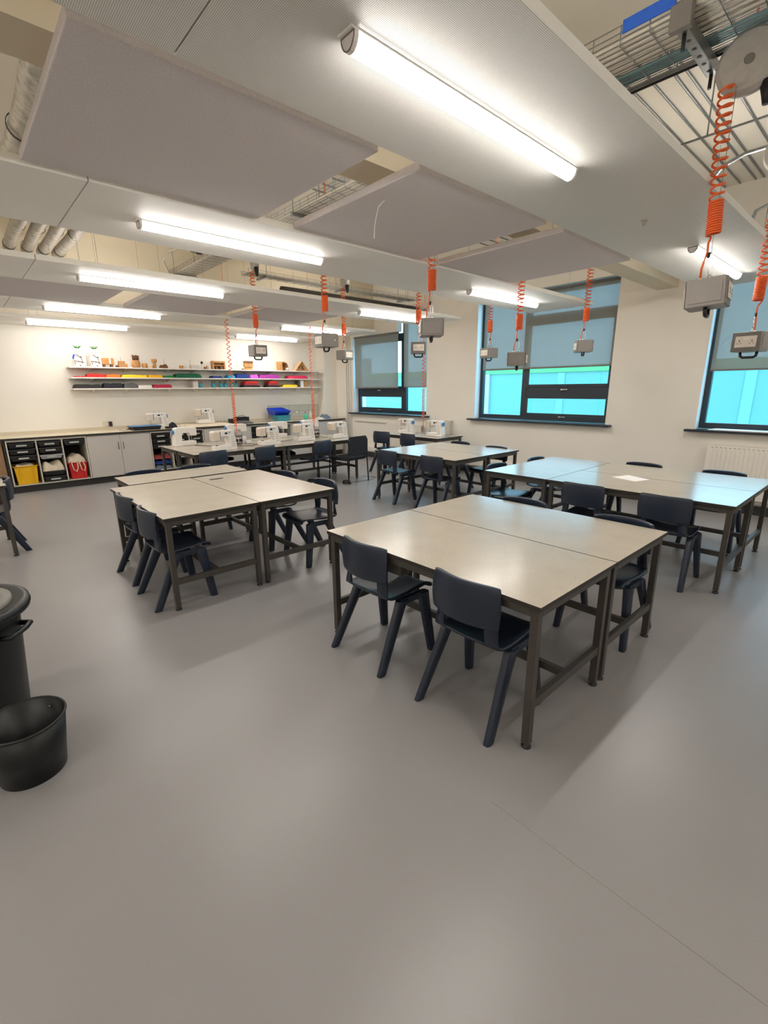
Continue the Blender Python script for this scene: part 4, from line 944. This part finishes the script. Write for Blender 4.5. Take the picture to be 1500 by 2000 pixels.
r = thing('wooden_cart_model', 'wooden cart model on the top shelf beside the second planter', 'model', (2.33, 10.22, z))
B().box(-.10, .10, -.06, .06, .06, .16).box(-.105, .105, -.065, .065, .05, .06).build('cart_box', 'wood', r, bevel=.003)
B().box(.02, .045, -.0615, -.0605, .06, .16).build('paper_band', 'paper', r)
B().box(-.09, -.05, -.05, .05, 0, .0495).box(.04, .08, -.05, .05, 0, .0495).build('cart_legs', 'wood_dark', r)
simple('small_block', B().box(2.46, 2.50, 10.2, 10.24, z, z+.035), 'wood_dark', 'tiny dark block right of the wooden cart model', 'block', bevel=.002)
simple('cardboard_model', B().box(2.51, 2.655, 10.16, 10.28, z, z+.065).box(2.515, 2.62, 10.17, 10.27, z+.066, z+.115), 'carton', 'stepped cardboard model on the top shelf left of the basket', 'model', bevel=.003)
r = thing('woven_basket', 'round brown basket with rolled wood pieces on the top shelf', 'basket', (2.825, 10.23, z))
B().lathe([(.06, 0), (.078, .04), (.075, .10), (.062, .135), (.055, .135), (.05, .01)], (0, 0, 0), 20).build('basket_body', 'wood', r)
for k in range(4): B().tube([(-.045+.03*k, -.02+.012*(k % 2), .14), (-.05+.032*k, -.02, .235-.01*(k % 2))], .016, 8).build('wood_roll', 'wood_dark', r)
simple('wooden_tub', B().lathe([(.045, 0), (.052, .05), (.05, .085), (.04, .085), (.035, .01)], (2.975, 10.22, z), 18), 'wood', 'small round wooden tub right of the basket', 'tub')
simple('log_slice', B().tube([(3.06, 10.18, z+.025), (3.12, 10.22, z+.025)], .025, 12), 'wood_light', 'short log slice lying on the top shelf', 'log')
simple('carved_log', B().lathe([(.03, 0), (.028, .09), (.03, .1), (.05, .11), (.052, .17), (.03, .175)], (3.16, 10.22, z), 14), 'wood', 'upright mushroom-shaped wooden log on the top shelf', 'log')
simple('dark_bark', lump(3.25, 3.40, 10.16, 10.28, z, z+.085, 31), 'wood_dark', 'dark lump of bark on the top shelf', 'bark')
simple('wooden_cube', B().box(3.64, 3.71, 10.18, 10.25, z, z+.06), 'wood', 'small wooden cube on the top shelf', 'block', bevel=.003)
simple('white_cup', B().lathe([(.026, 0), (.032, .08), (.028, .08), (.022, .01)], (3.77, 10.22, z), 16), 'machine_white', 'white cup on the top shelf beside the wooden cube', 'cup')
simple('low_white_box', B().box(3.86, 4.03, 10.16, 10.27, z, z+.075), 'white_f', 'low white box on the top shelf', 'box', bevel=.004)
r = thing('small_figure', 'small white figure with black head on the top shelf', 'figurine', (4.10, 10.2, z))
B().lathe([(.02, 0), (.022, .05), (.012, .10)], (0, 0, 0), 12).build('figure_body', 'machine_white', r)
B().lathe([(.01, .10), (.024, .115), (.026, .135), (.015, .155)], (0, 0, 0), 12).build('figure_head', 'cable_black', r)
for i, (x, h) in enumerate(((4.155, .05), (4.20, .07), (4.25, .08))): simple('craft_piece', B().lathe([(.018, 0), (.02, h*.7), (.01, h)], (x, 10.2, z), 10), ['wood_dark', 'wood', 'machine_white'][i], ['short dark', 'middle brown', 'taller white'][i]+' craft piece on the top shelf left of the wooden crate', 'ornament')
r = thing('wooden_crate_model', 'brown wooden crate model with dark openings on the top shelf', 'model', (4.46, 10.22, z))
B().box(-.14, .14, -.06, .06, .13, .17).box(-.14, -.11, -.06, .06, 0, .13).box(.11, .14, -.06, .06, 0, .13).box(-.11, .11, .04, .06, 0, .13).box(-.11, .11, -.06, .04, .07, .085).build('crate_frame', 'wood', r, bevel=.003)
B().box(-.08, -.03, -.055, .03, 0, .05).box(.02, .08, -.055, .03, 0, .06).build('crate_blocks', 'wood_dark', r)
simple('small_disc', B().lathe([(.03, 0), (.03, .02), (.02, .025)], (5.02, 10.2, z), 14), 'wood_dark', 'small dark disc on the top shelf left of the tan bag', 'ornament')
r = thing('paper_bag', 'tan bag with folded flap standing on the top shelf', 'bag', (5.155, 10.2, z))
B().prism([(-.10, .06), (.10, .06), (.105, .19), (-.105, .19)], 'y', -.03, .03).box(-.09, .09, -.02, .02, 0, .059).build('bag_body', 'wood', r, bevel=.004)
B().box(-.105, .105, -.034, -.031, .145, .19).build('bag_flap', 'wood_dark', r)
B().tube([(-.06, 0, .19), (-.05, 0, .26), (0, 0, .285), (.05, 0, .26), (.06, 0, .19)], .004, 6).build('bag_handle', 'cloth', r)
r = thing('nest_box', 'wooden nest box with round dark opening on the top shelf', 'model', (6.03, 10.2, z))
B().box(-.12, -.04, -.07, .07, 0, .20).prism([(-.04, 0), (.12, 0), (.13, .07), (.09, .17), (.02, .20), (-.04, .20)], 'y', .05, .07).prism([(-.04, .185), (.02, .185), (.085, .155), (.115, .07), (.13, .07), (.09, .17), (.02, .20), (-.04, .20)], 'y', -.07, .0499).build('box_shell', 'wood', r, bevel=.002)
B().box(-.035, .08, .03, .049, .01, .17).build('dark_inside', 'wood_dark', r)
simple('white_shell', B().lathe([(.03, 0), (.04, .03), (.02, .06)], (6.13, 10.145, z), 12), 'white_f', 'small white rounded ornament beside the nest box', 'ornament')
r = thing('roof_house_model', 'A-shaped wooden house model at the right end of the top shelf', 'model', (6.54, 10.2, z))
for sx in (-1, 1): B().hexa([(sx*.20, -.07, 0), (sx*.185, -.07, 0), (sx*.185, .07, 0), (sx*.20, .07, 0)], [(sx*.02, -.07, .22), (sx*.003, -.07, .22), (sx*.003, .07, .22), (sx*.02, .07, .22)]).build('roof_side', 'wood_light', r)
B().prism([(-.18, .002), (.18, .002), (0, .21)], 'y', .0, .02).build('house_front', 'wood', r)
B().prism([(-.09, .06), (-.03, .06), (-.02, .15), (-.05, .14)], 'y', -.004, -.0005).prism([(.09, .03), (.03, .03), (.02, .12), (.05, .13)], 'y', -.004, -.0005).build('dark_window', 'wood_dark', r)

# ------------------------------------------------------------------ wall things
for i, (y, xx) in enumerate(((9.52, 7.52), (9.60, 7.52), (9.68, 7.52))):
    simple('wall_pipe', B().tube([(xx, y, 0), (xx, y, 2.9)], .014, 10), 'wall_paint', 'white vertical pipe by the left-hand window, %s of three' % ['nearest the window', 'middle', 'nearest the corner'][i], 'pipe', 'white vertical pipes in the corner')
def radiator(y0, y1, z0, z1, label):
    r = thing('radiator', label, 'radiator', (7.46, (y0+y1)/2, z0)); h = (y1-y0)/2; H = z1-z0
    b_ = B().box(-.02, .0, -h, h, 0, H); n = int((y1-y0)/.05)
    for i in range(n): y = -h+.02+(2*h-.04)*i/n; b_.box(-.028, -.0201, y, y+.028, .03, H-.03)
    b_.build('panel', 'wall_paint', r, bevel=.003)
    g = B().box(-.02, .06, -h, h, H+.0005, H+.008); g.build('top_grille', 'wall_paint', r)
    s_ = B()
    for i in range(n): y = -h+.02+(2*h-.04)*i/n; s_.box(-.0215, -.0203, y, y+.025, H-.022, H-.016)
    s_.build('grille_slots', 'grey_dark', r)
    B().box(.0005, .088, -h+.1, -h+.14, .1, .2).box(.0005, .088, h-.14, h-.1, .1, .2).build('wall_bracket', 'wall_paint', r)
radiator(-.6, 1.72, .20, .87, 'white panel radiator under the right-hand window')
radiator(7.0, 8.1, .20, .86, 'white finned radiator under the left-hand window')
simple('wall_trunking', B().box(7.51, XR-.001, 8.15, 9.35, .86, .90), 'wall_paint', 'slim white trunking line under the left-hand window', 'trunking', bevel=.003)
simple('wall_cabinet_box', B().box(7.45, XR-.001, 6.20, 6.42, .72, 1.0), 'cabinet_edge', 'small white wall box behind the sewing machines under the window', 'box', bevel=.006)
simple('paper_sheets', B().prism([(7.46, 1.75), (7.66, 1.70), (7.66, 1.10), (7.45, 1.05)], 'z', 1.069, 1.082), 'paper', 'white papers lying on the right-hand window sill', 'paper')
simple('blue_folder', B().box(7.50, 7.66, .85, 1.03, 1.069, 1.16), 'teal_plastic', 'pale blue box on the right-hand sill at the picture edge', 'box', bevel=.004)

# ------------------------------------------------------------------ bins at the left
r = thing('waste_bin', 'small round black waste bin in front of the tall lidded bin', 'bin', (-.008, 2.36, 0))
B().lathe([(.118, .004), (.118, .0), (.125, 0), (.157, .262), (.150, .262), (.1185, .006)], (0, 0, 0), 48, caps=False).lathe([(.0, .0045), (.1185, .0045)], (0, 0, 0), 48, caps=False).build('bin_body', 'bin_plastic', r)
B().tube([(.156*math.cos(a), .156*math.sin(a), .262) for a in [2*PI*i/48 for i in range(48)]], .006, 8, closed=True).build('rim', 'bin_plastic', r)
B().tube([(.105, .0915, .225), (.1, .088, .226)], .006, 8).build('rivet', 'chrome', r)
r = thing('lidded_bin', 'tall round black bin with grey flat lid at the left edge', 'bin', (-.20, 2.96, 0))
B().lathe([(.235, 0), (.245, .02), (.285, .54), (.285, .585), (.27, .59)], (0, 0, 0), 56).build('bin_body', 'bin_plastic', r)
B().lathe([(.305, .575), (.335, .585), (.34, .60), (.335, .625), (.31, .632), (.27, .625)], (0, 0, 0), 56).build('lid_rim', 'bin_plastic', r)
B().lathe([(.268, .60), (.265, .636), (.25, .642), (.24, .632), (.20, .634), (.19, .642), (.02, .648)], (0, 0, 0), 48).build('lid', 'grey_dark', r)
for a in (-.6, 2.5): B().tube([(.285*math.cos(a+q), .285*math.sin(a+q), .50) if abs(q) > .29 else (.33*math.cos(a+q), .33*math.sin(a+q), .50) for q in (-.3, -.25, -.1, .1, .25, .3)], .014, 8).build('carry_handle', 'bin_plastic', r)
simple('table_base_foot', B().bar((-.4, 5.75, .05), (.07, 5.72, .045), .07, .05).tube([(.02, 5.70, .02), (.02, 5.76, .02)], .022, 12), 'cable_black', 'black castored foot of a stand at the left edge', 'stand foot')

for o in bpy.data.objects:
    if o.name.startswith('suspension_wires'): pass
